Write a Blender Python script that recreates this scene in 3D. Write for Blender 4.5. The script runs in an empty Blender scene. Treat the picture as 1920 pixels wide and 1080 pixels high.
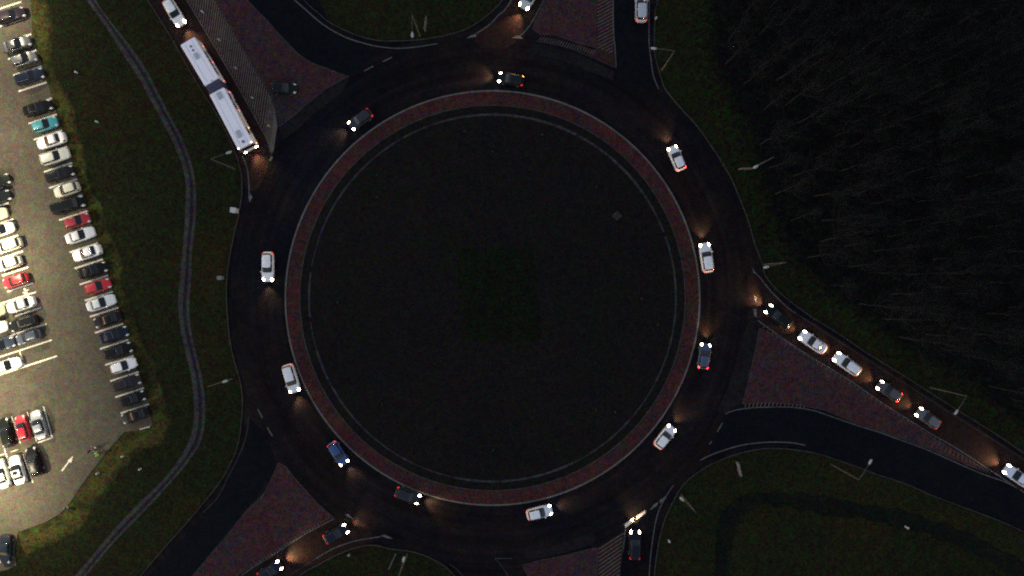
import bpy, math, random
from mathutils import Vector, Matrix
random.seed(7)
R = math.radians
SC = bpy.context.scene
COL = SC.collection

# ------------------------------------------------------------------ camera
H, S = 109.0, 12.0                      # flying height, pixels of the photograph per metre on the ground
cam_d = bpy.data.cameras.new('camera')
cam = bpy.data.objects.new('camera', cam_d); COL.objects.link(cam)
cam.location = (0, 0, H); cam.rotation_euler = (0, 0, 0)
cam_d.sensor_width = 36; cam_d.lens = 36 * H / (1920 / S)
cam_d.clip_end = 5000
SC.camera = cam

# ------------------------------------------------------------------ sky, sun, exposure
W = bpy.data.worlds.new('World'); SC.world = W; W.use_nodes = True
nt = W.node_tree
bg = nt.nodes['Background']
sky = nt.nodes.new('ShaderNodeTexSky'); sky.sky_type = 'NISHITA'; sky.sun_disc = False
SUN_EL, SUN_ROT = R(-1), R(-100)
sky.sun_elevation = SUN_EL; sky.sun_rotation = SUN_ROT
nt.links.new(sky.outputs['Color'], bg.inputs['Color'])
bg.inputs['Strength'].default_value = 0.15
sd = bpy.data.lights.new('sun', 'SUN'); sd.energy = 0.003; sd.angle = R(30); sd.color = (1, .9, .8)
sun = bpy.data.objects.new('sun', sd); COL.objects.link(sun)
sun.rotation_euler = (R(75), 0, R(-80)); sun.location = (-40, 0, 60)
SC.view_settings.view_transform = 'Standard'; SC.view_settings.look = 'None'
SC.view_settings.exposure = 4.05
KL = 0.19                               # all lamps of the place are set against this dusk exposure; SC.view_settings.gamma = 1
SC.cycles.use_denoising = False
SC.cycles.filter_width = 2.1
SC.cycles.max_bounces = 4; SC.cycles.diffuse_bounces = 2; SC.cycles.glossy_bounces = 2
SC.cycles.sample_clamp_indirect = 4

# ------------------------------------------------------------------ helpers
def P(px, py, z=0.0):
    k = (H - z) / H / S
    return Vector(((px - 960) * k, (540 - py) * k, z))
def tag(o, label=None, cat=None, group=None, kind=None):
    if label: o['label'] = label
    if cat: o['category'] = cat
    if group: o['group'] = group
    if kind: o['kind'] = kind
    return o
def empty(name, loc=(0, 0, 0), rz=0):
    o = bpy.data.objects.new(name, None); COL.objects.link(o)
    o.location = loc; o.rotation_euler = (0, 0, rz); o.empty_display_size = .3
    return o
def mesh(name, v, f, m=None, parent=None, smooth=False):
    me = bpy.data.meshes.new(name); me.from_pydata([tuple(a) for a in v], [], f); me.update()
    if smooth: me.polygons.foreach_set('use_smooth', [True] * len(me.polygons))
    o = bpy.data.objects.new(name, me); COL.objects.link(o)
    if m: me.materials.append(m)
    if parent: o.parent = parent
    return o
def children(o, pool=None): return [c for c in bpy.data.objects if c.parent == o]

class MB:
    def __init__(s): s.v, s.f = [], []
    def add(s, v, f):
        b = len(s.v); s.v += [Vector(a) for a in v]; s.f += [[b + i for i in q] for q in f]; return s
    def box(s, c, d, rz=0, bev=0):
        hx, hy, hz = d[0] / 2, d[1] / 2, d[2] / 2
        if bev:
            ring = []
            for sx, sy in ((1, 1), (-1, 1), (-1, -1), (1, -1)):
                for k in range(3):
                    a = math.atan2(sy, sx) - R(45) + R(45) * k
                    ring.append((sx * (hx - bev) + bev * math.cos(a), sy * (hy - bev) + bev * math.sin(a)))
            n = len(ring); v = []
            for z, sh in ((-hz, 0), (hz - bev, 0), (hz - bev * .3, bev * .3), (hz, bev)):
                for x, y in ring: v.append((x * (1 - sh / max(hx, 1e-6)), y * (1 - sh / max(hy, 1e-6)), z))
            f = [[i + j * n, (i + 1) % n + j * n, (i + 1) % n + (j + 1) * n, i + (j + 1) * n] for j in range(3) for i in range(n)]
            f += [list(range(n))[::-1], [3 * n + i for i in range(n)]]
        else:
            v = [(sx * hx, sy * hy, sz * hz) for sz in (-1, 1) for sx, sy in ((-1, -1), (1, -1), (1, 1), (-1, 1))]
            f = [[0, 3, 2, 1], [4, 5, 6, 7], [0, 1, 5, 4], [1, 2, 6, 5], [2, 3, 7, 6], [3, 0, 4, 7]]
        ca, sa = math.cos(rz), math.sin(rz)
        return s.add([(c[0] + x * ca - y * sa, c[1] + x * sa + y * ca, c[2] + z) for x, y, z in v], f)
    def tube(s, pts, rad, n=6, cap=True):
        pts = [Vector(p) for p in pts]
        if not hasattr(rad, '__len__'): rad = [rad] * len(pts)
        v = []; m = len(pts)
        for i, p in enumerate(pts):
            t = (pts[min(i + 1, m - 1)] - pts[max(i - 1, 0)]).normalized()
            u = t.orthogonal().normalized() if abs(t.z) > .9 else t.cross(Vector((0, 0, 1))).normalized()
            w = t.cross(u)
            for k in range(n):
                a = 2 * math.pi * k / n
                v.append(p + (u * math.cos(a) + w * math.sin(a)) * rad[i])
        f = [[i * n + k, i * n + (k + 1) % n, (i + 1) * n + (k + 1) % n, (i + 1) * n + k] for i in range(m - 1) for k in range(n)]
        if cap: f += [list(range(n))[::-1], [(m - 1) * n + k for k in range(n)]]
        return s.add(v, f)
    def ball(s, c, r, nu=10, nv=6):
        v = []; f = []
        for j in range(nv + 1):
            t = math.pi * j / nv
            for i in range(nu):
                a = 2 * math.pi * i / nu
                v.append((c[0] + r[0] * math.sin(t) * math.cos(a), c[1] + r[1] * math.sin(t) * math.sin(a), c[2] + r[2] * math.cos(t)))
        for j in range(nv):
            for i in range(nu):
                f.append([j * nu + i, (j + 1) * nu + i, (j + 1) * nu + (i + 1) % nu, j * nu + (i + 1) % nu])
        return s.add(v, f)
    def build(s, name, m, parent=None, smooth=False): return mesh(name, s.v, s.f, m, parent, smooth)

def smooth_line(pts, step=7.0):
    out = []
    n = len(pts)
    for i in range(n - 1):
        p0, p1, p2, p3 = pts[max(i - 1, 0)], pts[i], pts[i + 1], pts[min(i + 2, n - 1)]
        d = math.hypot(p2[0] - p1[0], p2[1] - p1[1]); k = max(1, int(d / step))
        for j in range(k):
            t = j / k; q = []
            for a in (0, 1):
                q.append(.5 * (2 * p1[a] + (p2[a] - p0[a]) * t + (2 * p0[a] - 5 * p1[a] + 4 * p2[a] - p3[a]) * t * t + (3 * p1[a] - p0[a] - 3 * p2[a] + p3[a]) * t ** 3))
            out.append(tuple(q))
    out.append(pts[-1]); return out
def offs(line):
    """unit normals (left side) along a list of world points"""
    ns = []
    for i in range(len(line)):
        t = (line[min(i + 1, len(line) - 1)] - line[max(i - 1, 0)]); t.z = 0; t.normalize()
        ns.append(Vector((-t.y, t.x, 0)))
    return ns
def ribbon(mb, pts_px, w, z, smooth=True, side=0):
    pts = [P(*p) for p in (smooth_line(pts_px) if smooth else pts_px)]
    ns = offs(pts); v = []
    for p, n in zip(pts, ns):
        a, b = p + n * (w / 2 + side), p - n * (w / 2 - side)
        v += [(a.x, a.y, z), (b.x, b.y, z)]
    mb.add(v, [[2 * i + 1, 2 * i + 3, 2 * i + 2, 2 * i] for i in range(len(pts) - 1)])
    return mb
def bar(mb, pts_px, w, z0, z1, smooth=True):
    pts = [P(*p) for p in (smooth_line(pts_px) if smooth else pts_px)]
    ns = offs(pts); v = []
    for p, n in zip(pts, ns):
        a, b = p + n * w / 2, p - n * w / 2
        v += [(a.x, a.y, z0), (a.x, a.y, z1), (b.x, b.y, z1), (b.x, b.y, z0)]
    f = []
    for i in range(len(pts) - 1):
        o = 4 * i
        f += [[o + 1, o, o + 4, o + 5], [o + 2, o + 1, o + 5, o + 6], [o + 3, o + 2, o + 6, o + 7]]
    f += [[0, 1, 2, 3], [4 * len(pts) - 1, 4 * len(pts) - 2, 4 * len(pts) - 3, 4 * len(pts) - 4]]
    mb.add(v, f); return mb
def slab(name, pts_px, z, m, z0=None, kind='structure', parent=None):
    pts = [P(*p) for p in pts_px]
    area = sum(a.x * b.y - b.x * a.y for a, b in zip(pts, pts[1:] + pts[:1]))
    if area < 0: pts.reverse()
    n = len(pts)
    v = [(p.x, p.y, z) for p in pts]; f = [list(range(n))]
    if z0 is not None:
        v += [(p.x, p.y, z0) for p in pts]
        f += [[i, i + n, (i + 1) % n + n, (i + 1) % n] for i in range(n)]
    o = mesh(name, v, f, m, parent)
    if kind: o['kind'] = kind
    return o
def dash(mb, a, b, w, z): return ribbon(mb, [a, b], w, z, False)
def quad(mb, pts, z):
    p = [P(*q) for q in pts]
    area = sum(a.x * b.y - b.x * a.y for a, b in zip(p, p[1:] + p[:1]))
    if area < 0: p.reverse()
    mb.add([(q.x, q.y, z) for q in p], [list(range(len(p)))])

# ------------------------------------------------------------------ materials
def mat(name, col, rough=.6, metal=0, spec=.5, emit=None, es=0, coat=0):
    m = bpy.data.materials.new(name); m.use_nodes = True
    b = m.node_tree.nodes['Principled BSDF']
    b.inputs['Base Color'].default_value = (*col, 1); b.inputs['Roughness'].default_value = rough
    b.inputs['Metallic'].default_value = metal; b.inputs['Specular IOR Level'].default_value = spec
    if coat: b.inputs['Coat Weight'].default_value = coat; b.inputs['Coat Roughness'].default_value = .06
    if emit: b.inputs['Emission Color'].default_value = (*emit, 1); b.inputs['Emission Strength'].default_value = es * KL
    return m
def ground(name, c1, c2, big=.08, mid=.9, fine=5.0, chroma=.5, rough=.95, spec=.05, bump=.0, c3=None, big3=.25, cut=(.55, .7), rings=None, blotch=.9, edge=None):
    """two tones mixed by large and middle noise, speckled by a fine coloured noise"""
    m = mat(name, c1, rough, 0, spec); t = m.node_tree; N, L = t.nodes, t.links
    b = N['Principled BSDF']
    tc = N.new('ShaderNodeTexCoord'); src = tc.outputs['Object']
    def noise(sc, det=3, ro=.6):
        n = N.new('ShaderNodeTexNoise'); n.inputs['Scale'].default_value = sc; n.inputs['Detail'].default_value = det
        n.inputs['Roughness'].default_value = ro; L.new(src, n.inputs['Vector']); return n
    n1, n2, n3 = noise(big, 4), noise(mid, 4, .7), noise(fine, 2, .7)
    ad = N.new('ShaderNodeMath'); ad.operation = 'ADD'; L.new(n1.outputs['Fac'], ad.inputs[0]); L.new(n2.outputs['Fac'], ad.inputs[1])
    mr = N.new('ShaderNodeMapRange'); mr.inputs['From Min'].default_value = .75; mr.inputs['From Max'].default_value = 1.25
    L.new(ad.outputs[0], mr.inputs['Value'])
    mx = N.new('ShaderNodeMix'); mx.data_type = 'RGBA'; L.new(mr.outputs[0], mx.inputs['Factor'])
    mx.inputs['A'].default_value = (*c1, 1); mx.inputs['B'].default_value = (*c2, 1)
    out = mx.outputs['Result']
    if c3:
        n4 = noise(big3, 5, .65)
        m4 = N.new('ShaderNodeMapRange'); m4.inputs['From Min'].default_value = cut[0]; m4.inputs['From Max'].default_value = cut[1]
        L.new(n4.outputs['Fac'], m4.inputs['Value'])
        x4 = N.new('ShaderNodeMix'); x4.data_type = 'RGBA'; L.new(m4.outputs[0], x4.inputs['Factor'])
        L.new(out, x4.inputs['A']); x4.inputs['B'].default_value = (*c3, 1); out = x4.outputs['Result']
    if edge:                         # the colour of the neighbouring ground creeps in along the border
        at = N.new('ShaderNodeAttribute'); at.attribute_name = 'border'
        ne = noise(.55, 4, .7)
        ea = N.new('ShaderNodeMath'); ea.operation = 'MULTIPLY_ADD'; L.new(ne.outputs['Fac'], ea.inputs[0]); ea.inputs[1].default_value = 1.6; ea.inputs[2].default_value = -.8
        eb = N.new('ShaderNodeMath'); eb.operation = 'ADD'; eb.use_clamp = True; L.new(at.outputs['Fac'], eb.inputs[0]); L.new(ea.outputs[0], eb.inputs[1])
        sgn = N.new('ShaderNodeMapRange'); sgn.interpolation_type = 'SMOOTHSTEP'; L.new(eb.outputs[0], sgn.inputs['Value'])
        e2 = N.new('ShaderNodeMix'); e2.data_type = 'RGBA'; L.new(mr.outputs[0], e2.inputs['Factor']); e2.inputs['A'].default_value = (*edge[0], 1); e2.inputs['B'].default_value = (*edge[1], 1)
        ex = N.new('ShaderNodeMix'); ex.data_type = 'RGBA'; L.new(sgn.outputs[0], ex.inputs['Factor']); L.new(out, ex.inputs['A']); L.new(e2.outputs['Result'], ex.inputs['B']); out = ex.outputs['Result']
    # coloured speckle: base * (noise colour, spread)
    sp = N.new('ShaderNodeVectorMath'); sp.operation = 'MULTIPLY_ADD'
    L.new(n3.outputs['Color'], sp.inputs[0]); g = 12 * chroma
    sp.inputs[1].default_value = (g, g, g); sp.inputs[2].default_value = (1 - g / 2,) * 3
    cl = N.new('ShaderNodeVectorMath'); cl.operation = 'MAXIMUM'; L.new(sp.outputs[0], cl.inputs[0]); cl.inputs[1].default_value = (.2, .2, .2)
    mu = N.new('ShaderNodeVectorMath'); mu.operation = 'MULTIPLY'; L.new(out, mu.inputs[0]); L.new(cl.outputs[0], mu.inputs[1])
    out = mu.outputs[0]
    n5 = noise(1.15, 1, .5)          # blotches about a metre across
    s5 = N.new('ShaderNodeVectorMath'); s5.operation = 'MULTIPLY_ADD'; L.new(n5.outputs['Color'], s5.inputs[0])
    g5 = 3.6 * blotch * chroma; s5.inputs[1].default_value = (g5 * 1.25, g5, g5 * 1.2); s5.inputs[2].default_value = (1 - g5 * .625, 1 - g5 / 2, 1 - g5 * .6)
    c5 = N.new('ShaderNodeVectorMath'); c5.operation = 'MAXIMUM'; L.new(s5.outputs[0], c5.inputs[0]); c5.inputs[1].default_value = (.3, .3, .3)
    m5 = N.new('ShaderNodeVectorMath'); m5.operation = 'MULTIPLY'; L.new(out, m5.inputs[0]); L.new(c5.outputs[0], m5.inputs[1]); out = m5.outputs[0]
    if rings:                        # wear along the circulating lanes
        sb = N.new('ShaderNodeVectorMath'); sb.operation = 'SUBTRACT'; L.new(src, sb.inputs[0]); sb.inputs[1].default_value = rings
        sx = N.new('ShaderNodeSeparateXYZ'); L.new(sb.outputs[0], sx.inputs[0])
        ln = N.new('ShaderNodeVectorMath'); ln.operation = 'LENGTH'; L.new(sb.outputs[0], ln.inputs[0])
        an = N.new('ShaderNodeMath'); an.operation = 'ARCTAN2'; L.new(sx.outputs['Y'], an.inputs[0]); L.new(sx.outputs['X'], an.inputs[1])
        a2 = N.new('ShaderNodeMath'); a2.operation = 'MULTIPLY'; L.new(an.outputs[0], a2.inputs[0]); a2.inputs[1].default_value = 1.6
        cb = N.new('ShaderNodeCombineXYZ'); L.new(ln.outputs['Value'], cb.inputs['X']); L.new(a2.outputs[0], cb.inputs['Y'])
        n6 = N.new('ShaderNodeTexNoise'); n6.inputs['Scale'].default_value = .85; n6.inputs['Detail'].default_value = 3; L.new(cb.outputs[0], n6.inputs['Vector'])
        r6 = N.new('ShaderNodeMapRange'); L.new(n6.outputs['Fac'], r6.inputs['Value']); r6.inputs['From Min'].default_value = .3; r6.inputs['From Max'].default_value = .72
        r6.inputs['To Min'].default_value = .62; r6.inputs['To Max'].default_value = 1.5
        m6 = N.new('ShaderNodeVectorMath'); m6.operation = 'SCALE'; L.new(out, m6.inputs[0]); L.new(r6.outputs[0], m6.inputs['Scale']); out = m6.outputs[0]
    L.new(out, b.inputs['Base Color'])
    if bump:
        bp = N.new('ShaderNodeBump'); bp.inputs['Strength'].default_value = bump; bp.inputs['Distance'].default_value = .05
        L.new(n3.outputs['Fac'], bp.inputs['Height']); L.new(bp.outputs[0], b.inputs['Normal'])
    return m

M = {}
M['grass'] = ground('lawn grass', (.0082, .0112, .0046), (.0125, .0132, .0058), .06, .7, 3.2, .42, bump=.4, c3=(.0185, .0135, .0050), big3=.05, cut=(.50, .68))
M['verge'] = ground('verge grass with painted lamp spill', (.037, .035, .0105), (.050, .043, .0130), .06, .7, 3.2, .42, bump=.4, c3=(.020, .020, .0075), big3=.2, cut=(.48, .60), edge=((.0082, .0112, .0046), (.0125, .0132, .0058)))  # spill of the car park lamps painted as brighter, yellower grass
M['island_grass'] = ground('island grass', (.0072, .0064, .0066), (.0102, .0081, .0083), .05, .6, 3.2, .34, bump=.4, c3=(.0078, .0080, .0062), big3=.10, cut=(.5, .64))
M['cover'] = ground('low dark planting', (.0046, .0068, .0036), (.0060, .0078, .0044), .2, .8, 3.0, .45, bump=.4)
M['forest'] = ground('leaf litter', (.0036, .0039, .0041), (.0064, .0062, .0060), .06, .7, 2.5, .5, bump=.4, edge=((.0082, .0112, .0046), (.0125, .0132, .0058)))
M['ditch'] = ground('wet ditch growth', (.0042, .0050, .0050), (.0078, .0090, .0062), .2, .8, 3.0, .4)
M['asphalt'] = ground('worn asphalt', (.0044, .0044, .0070), (.0125, .0080, .0078), .045, .35, 4.5, .34, c3=(.0040, .0046, .0086), big3=.03, cut=(.48, .62), rings=((923.5 - 960) / S, (540 - 558.7) / S, 0))
M['blue_asphalt'] = ground('newer asphalt', (.0036, .0042, .0072), (.0054, .0060, .0090), .06, .4, 4.5, .3)
M['red_asphalt'] = ground('reddish asphalt', (0.0135, 0.0086, 0.0086), (0.0218, 0.0116, 0.0112), .06, .5, 4.5, .34)
M['pale_asphalt'] = ground('worn pale asphalt', (.0090, .0082, .0102), (.0150, .0125, .0145), .1, .5, 4.5, .34)
M['brick'] = ground('red paving', (.036, .0160, .0195), (.056, .0225, .0265), .12, .7, 4.0, .40, c3=(.030, .021, .0255), big3=.12, cut=(.45, .62))
M['apron'] = ground('red apron paving', (.036, .0145, .0155), (.054, .0185, .0195), .09, .6, 4.0, .40, c3=(.028, .0170, .0175), big3=.15, cut=(.48, .62))
M['hatchbase'] = ground('hatched paving', (.022, .0110, .0120), (.034, .0160, .0160), .1, .8, 4.0, .35)
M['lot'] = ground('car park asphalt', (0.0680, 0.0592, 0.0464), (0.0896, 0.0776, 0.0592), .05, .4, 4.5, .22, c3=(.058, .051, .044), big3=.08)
M['pathgrey'] = ground('path paving', (.028, .0255, .0285), (.043, .0385, .0415), .2, .9, 4.0, .4)
M['pathdark'] = ground('path dark asphalt', (.0105, .0108, .0140), (.0160, .0158, .0190), .2, .9, 4.0, .4)
M['concrete'] = ground('weathered concrete', (.024, .024, .027), (.044, .042, .045), .3, 1.4, 5, .4)
M['kerb'] = ground('kerb stone', (.030, .029, .029), (.056, .053, .050), .15, 1.0, 5, .3)
M['kerb_white'] = ground('pale kerb stone', (.075, .071, .072), (.130, .122, .118), .15, 1.0, 5, .2)
M['paint'] = ground('worn road paint', (.070, .067, .070), (.135, .128, .130), .25, 2.0, 6, .2)
M['paint_faint'] = ground('faded road paint', (.027, .025, .026), (.056, .051, .050), .25, 2.0, 6, .2)
M['paint_fresh'] = ground('road paint', (.45, .44, .42), (.58, .56, .54), .25, 2.0, 6, .12)
M['hatchline'] = ground('hatch stones', (.080, .068, .064), (.135, .112, .102), .25, 2.0, 6, .25)
M['hatchpale'] = ground('pale hatch stones', (.100, .084, .074), (.155, .130, .114), .25, 2.0, 6, .25)
M['lotline'] = ground('parking line paint', (.58, .53, .46), (.72, .66, .58), .4, 2.0, 6, .12)
M['bark'] = ground('bark', (.0155, .0182, .0205), (.0300, .0322, .0345), .12, 1.5, 6, .3)
M['twig'] = ground('twigs', (.0115, .0138, .0160), (.0240, .0258, .0275), .09, 1.5, 6, .3)
M['steel'] = mat('galvanised steel', (.058, .050, .048), .6, .1)
M['headgrey'] = mat('pale lamp housing', (.30, .32, .33), .5)
M['signgrey'] = mat('grey sign back', (.10, .092, .092), .6)
M['whitepaint'] = mat('white painted metal', (.40, .39, .42), .5)
M['greypaint'] = mat('grey painted metal', (.13, .13, .15), .5)
M['tyre'] = mat('tyre rubber', (.008, .008, .008), .8)
M['rim'] = mat('wheel rim', (.30, .30, .32), .35, .7)
M['glass'] = mat('dark car glass', (.008, .009, .013), .06, 0, .42)
M['plastic'] = mat('black plastic', (.012, .012, .013), .5)
M['head_on'] = mat('lit headlight', (.9, .9, .9), .2, emit=(1, .84, .58), es=11.0)
M['head_off'] = mat('headlight glass', (.55, .56, .58), .08, 0, .7)
M['tail_on'] = mat('lit tail light', (.3, .01, .01), .2, emit=(1, .012, .02), es=.38)
M['tail_brake'] = mat('brake light', (.3, .01, .01), .2, emit=(1, .03, .025), es=4.5)
M['tail_off'] = mat('tail light', (.10, .004, .006), .15)
M['amber_on'] = mat('lit indicator', (.5, .2, .02), .2, emit=(1, .45, .08), es=2.0)
M['marker_red'] = mat('red marker light', (.5, .05, .05), .2, emit=(1, .14, .10), es=1.2)
M['marker_white'] = mat('white marker light', (.8, .8, .7), .2, emit=(1, .93, .75), es=3.0)
M['buswhite'] = mat('white bus paint', (.83, .79, .88), .4)
M['roofgrey'] = mat('grey roof unit', (.36, .38, .44), .6)
M['roofdark'] = mat('dark roof hatch', (.10, .11, .17), .5)
M['bellows'] = mat('bellows fabric', (.035, .036, .075), .7)
M['bellowrib'] = mat('bellows rib', (.075, .078, .14), .6)
M['lamp_on'] = mat('lit lamp glass', (.9, .9, .8), .3, emit=(1, .90, .66), es=30)
M['skin'] = mat('skin', (.35, .2, .14), .6)
M['hivis'] = mat('high visibility jacket', (.42, .80, .10), .7)
M['darkcloth'] = mat('dark cloth', (.01, .011, .014), .8)
M['reflective'] = mat('reflective band', (.75, .75, .72), .5)

# ------------------------------------------------------------------ traced lines (pixels of the photograph)
WEST_K = [(215, -90), (277, 0), (293, 25), (310, 52), (335, 95), (360, 140), (383, 177), (407, 215), (427, 253), (440, 282), (448, 307), (453, 330), (454, 358), (452.5, 373), (448, 402), (443, 423), (437, 450), (430, 487), (426, 517), (424.7, 553), (427, 595), (431, 637), (437, 667), (446, 698), (450, 713), (455, 747), (453, 787), (448, 827), (437.5, 858), (415, 900), (380, 945), (340, 992), (317, 1017), (265, 1078), (190, 1166)]
SW_K = [(480, 1150), (562, 1079), (595, 1060), (632, 1040), (670, 1026), (700, 1022), (732, 1029), (765, 1033), (795, 1041), (825, 1056), (850, 1077), (905, 1150)]
SE_K = [(1223, 1160), (1227, 1080), (1230, 1050), (1235, 1017), (1242, 988), (1250, 965), (1262, 941), (1273, 920), (1293, 897), (1325, 875), (1350, 863), (1383, 851), (1425, 842), (1467, 841), (1517, 847), (1560, 859), (1600, 873), (1640, 888), (1700, 908), (1750, 930), (1817, 955), (1877, 978), (1920, 997), (2020, 1042)]
NE_K = [(2020, 915), (1920, 850), (1875, 819), (1800, 772), (1750, 740), (1700, 708), (1650, 677), (1618, 657), (1583, 633), (1542, 607), (1508, 585), (1475, 560), (1453, 540), (1447, 533), (1434, 515), (1431, 500), (1425, 483), (1415, 457), (1407, 428), (1398, 400), (1382, 360), (1370, 333), (1355, 307), (1333, 273), (1308, 238), (1280, 207), (1257, 180), (1245, 163), (1237, 138), (1228, 103), (1227, 75), (1228, 22), (1233, 0), (1238, -80)]
N_K = [(1000, -85), (942, 0), (932, 12), (915, 28), (887, 48), (860, 60), (823, 69), (782, 75), (740, 77), (707, 76), (668, 66), (640, 54), (615, 40), (595, 23), (570, 0), (500, -85)]
CX, CY = 923.5, 558.7
def circ(r, a0=0, a1=360, n=None):
    n = n or max(6, int(abs(a1 - a0) / 2.5))
    return [(CX + r * math.cos(R(a0 + (a1 - a0) * i / n)), CY - r * math.sin(R(a0 + (a1 - a0) * i / n))) for i in range(n + 1)]

# ------------------------------------------------------------------ ground and roads
DITCH = [(1352, 1110), (1356, 1050), (1362, 1000), (1378, 960), (1412, 941), (1460, 938), (1520, 945), (1580, 955), (1650, 966), (1720, 982), (1800, 1010), (1880, 1050), (1960, 1095)]
DW = [P(*p) for p in smooth_line(DITCH, 20)]
def dip(x, y):
    if x < 25 or y > -28: return 0.0
    d2 = min((p.x - x) ** 2 + (p.y - y) ** 2 for p in DW)
    return -.6 * math.exp(-d2 / 5.0)
xs = [-3000, -900, -300, -140] + [-95 + 1.25 * i for i in range(153)] + [140, 300, 900, 3000]
ys = [-3000, -900, -300, -110] + [-62 + 1.25 * i for i in range(100)] + [110, 300, 900, 3000]
gv = [(x, y, dip(x, y)) for y in ys for x in xs]; nx = len(xs)
gf = [[j * nx + i, j * nx + i + 1, (j + 1) * nx + i + 1, (j + 1) * nx + i] for j in range(len(ys) - 1) for i in range(nx - 1)]
tag(mesh('ground', gv, gf, M['grass'], smooth=True), kind='structure')
# ditch lining, draped over the dip
v = []; f = []
dl = [P(*p) for p in smooth_line(DITCH, 8)]
for p, n in zip(dl, offs(dl)):
    for k in range(-4, 5):
        q = p + n * k * (.30 + .05 * math.sin(p.x * 1.7) + .04 * math.sin(p.y * 2.9)); v.append((q.x, q.y, dip(q.x, q.y) + .10 - .006 * abs(k)))
for i in range(len(dl) - 1):
    for k in range(8): f.append([i * 9 + k + 1, i * 9 + k, (i + 1) * 9 + k, (i + 1) * 9 + k + 1])
tag(mesh('ditch', v, f, M['ditch'], smooth=True), kind='structure')

road = smooth_line(WEST_K) + smooth_line(SW_K) + smooth_line(SE_K) + smooth_line(NE_K) + smooth_line(N_K)
slab('road', road, .006, M['asphalt'])
# lanes of another surface
slab('road_lane', smooth_line([(277, 0), (310, 52), (360, 140), (407, 215), (440, 282), (453, 330), (467, 357), (485, 352), (500, 320), (508, 294)]) + [(493, 247), (473, 210), (456, 178), (420, 117), (380, 50), (350, 0), (300, -84), (216, -88)], .012, M['red_asphalt'])
slab('road_lane', [(1000, -83), (958, 0), (935, 28), (917, 47), (887, 67), (900, 90), (950, 92), (975, 70), (992, 50), (1005, 28), (1020, 0), (1062, -83)], .012, M['red_asphalt'])
slab('road_lane', [(1412, 500), (1427, 523), (1447, 548), (1472, 572), (1500, 591), (1542, 616), (1583, 642), (1650, 686), (1700, 719), (1742, 746), (1800, 781), (1920, 858), (2018, 922), (2018, 985), (1918, 922), (1842, 872), (1755, 819), (1700, 785), (1650, 753), (1600, 718), (1550, 687), (1517, 667), (1483, 645), (1450, 622), (1420, 600), (1405, 560), (1402, 525)], .012, M['red_asphalt'])
slab('road_lane', [(480, 1148), (562, 1077), (595, 1058), (632, 1038), (670, 1024), (700, 1015), (690, 985), (664, 973), (627, 972), (580, 997), (547, 1017), (513, 1040), (452, 1079), (385, 1148)], .012, M['red_asphalt'])
slab('road_lane', smooth_line([(1325, 868), (1367, 845), (1425, 836), (1467, 835), (1517, 842), (1600, 869), (1700, 904), (1817, 951), (1920, 993), (2018, 1036)]) + [(2018, 985), (1900, 914)] + smooth_line([(1883, 902), (1833, 884), (1742, 845), (1650, 811), (1600, 796), (1536, 772), (1483, 764), (1433, 764), (1400, 767), (1360, 778), (1342, 812)]), .012, M['blue_asphalt'])
slab('road_lane', smooth_line([(466, 782), (465, 800), (458, 830), (447, 857), (425, 900), (410, 930), (380, 968), (265, 1095), (205, 1162)]) + [(325, 1162)] + smooth_line([(360, 1081), (380, 1058), (422, 1010), (463, 958), (493, 932), (508, 902), (516, 868), (500, 815)]), .012, M['blue_asphalt'])
slab('road_lane', [(548, -85), (598, 0), (623, 57), (653, 73), (682, 82), (700, 100), (670, 133), (650, 142), (607, 126), (557, 99), (500, 37), (462, -1), (400, -85)], .012, M['blue_asphalt'])
slab('road_lane', [(1152, -83), (1151, 0), (1150, 50), (1155, 130), (1175, 165), (1215, 165), (1236, 172), (1225, 142), (1219, 108), (1216, 80), (1217, 33), (1222, -83)], .012, M['blue_asphalt'])
slab('road_patch', [(545, 221), (611, 169), (655, 146), (640, 175), (590, 212), (556, 245), (530, 262), (524, 240)], .014, M['pale_asphalt'])
slab('road_patch', [(1420, 622), (1403, 718), (1390, 755), (1362, 775), (1345, 770), (1368, 720), (1385, 660), (1396, 620), (1408, 600)], .014, M['pale_asphalt'])
slab('road_patch', [(985, 1034), (1040, 1024), (1075, 1010), (1107, 1000), (1118, 1006), (1112, 1020), (1060, 1036), (1012, 1046), (985, 1046)], .014, M['pale_asphalt'])
slab('road_patch', [(1000, 82), (1060, 95), (1105, 112), (1152, 135), (1150, 150), (1100, 132), (1050, 112), (985, 98)], .014, M['pale_asphalt'])
slab('road_patch', [(505, 904), (490, 938), (462, 966), (420, 1018), (385, 1062), (380, 1056), (418, 1008), (458, 958), (484, 932), (497, 904)], .014, M['pale_asphalt'])

# central island: mountable apron, dome of rough grass, broken concrete ring
def ring_mesh(name, r0, r1, z, m, n=180, z_in=None):
    mb = MB(); zi = z if z_in is None else z_in
    v = []
    for a in range(n):
        c, s_ = math.cos(2 * math.pi * a / n), math.sin(2 * math.pi * a / n)
        o = P(CX, CY)
        for rr, zz in ((r0 / S, 0), (r0 / S, zi), (r1 / S, z), (r1 / S, 0)): v.append((o.x + rr * c, o.y + rr * s_, zz))
    f = []
    for a in range(n):
        b = (a + 1) % n
        for k in range(3): f.append([a * 4 + k, a * 4 + k + 1, b * 4 + k + 1, b * 4 + k])
    o = mesh(name, v, f, m); o['kind'] = 'structure'; return o
ring_mesh('apron', 362, 386.4, .08, M['apron'])
ring_mesh('kerb', 386.6, 389.4, .13, M['kerb_white'])
ring_mesh('kerb', 360.2, 361.8, .12, M['kerb'])
O0 = P(CX, CY)
def dome(r): return .09 + .7 * (1 - (r / 30.0) ** 2)
v = [(O0.x, O0.y, dome(0))]; f = []
NR, NA = 16, 144
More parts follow.
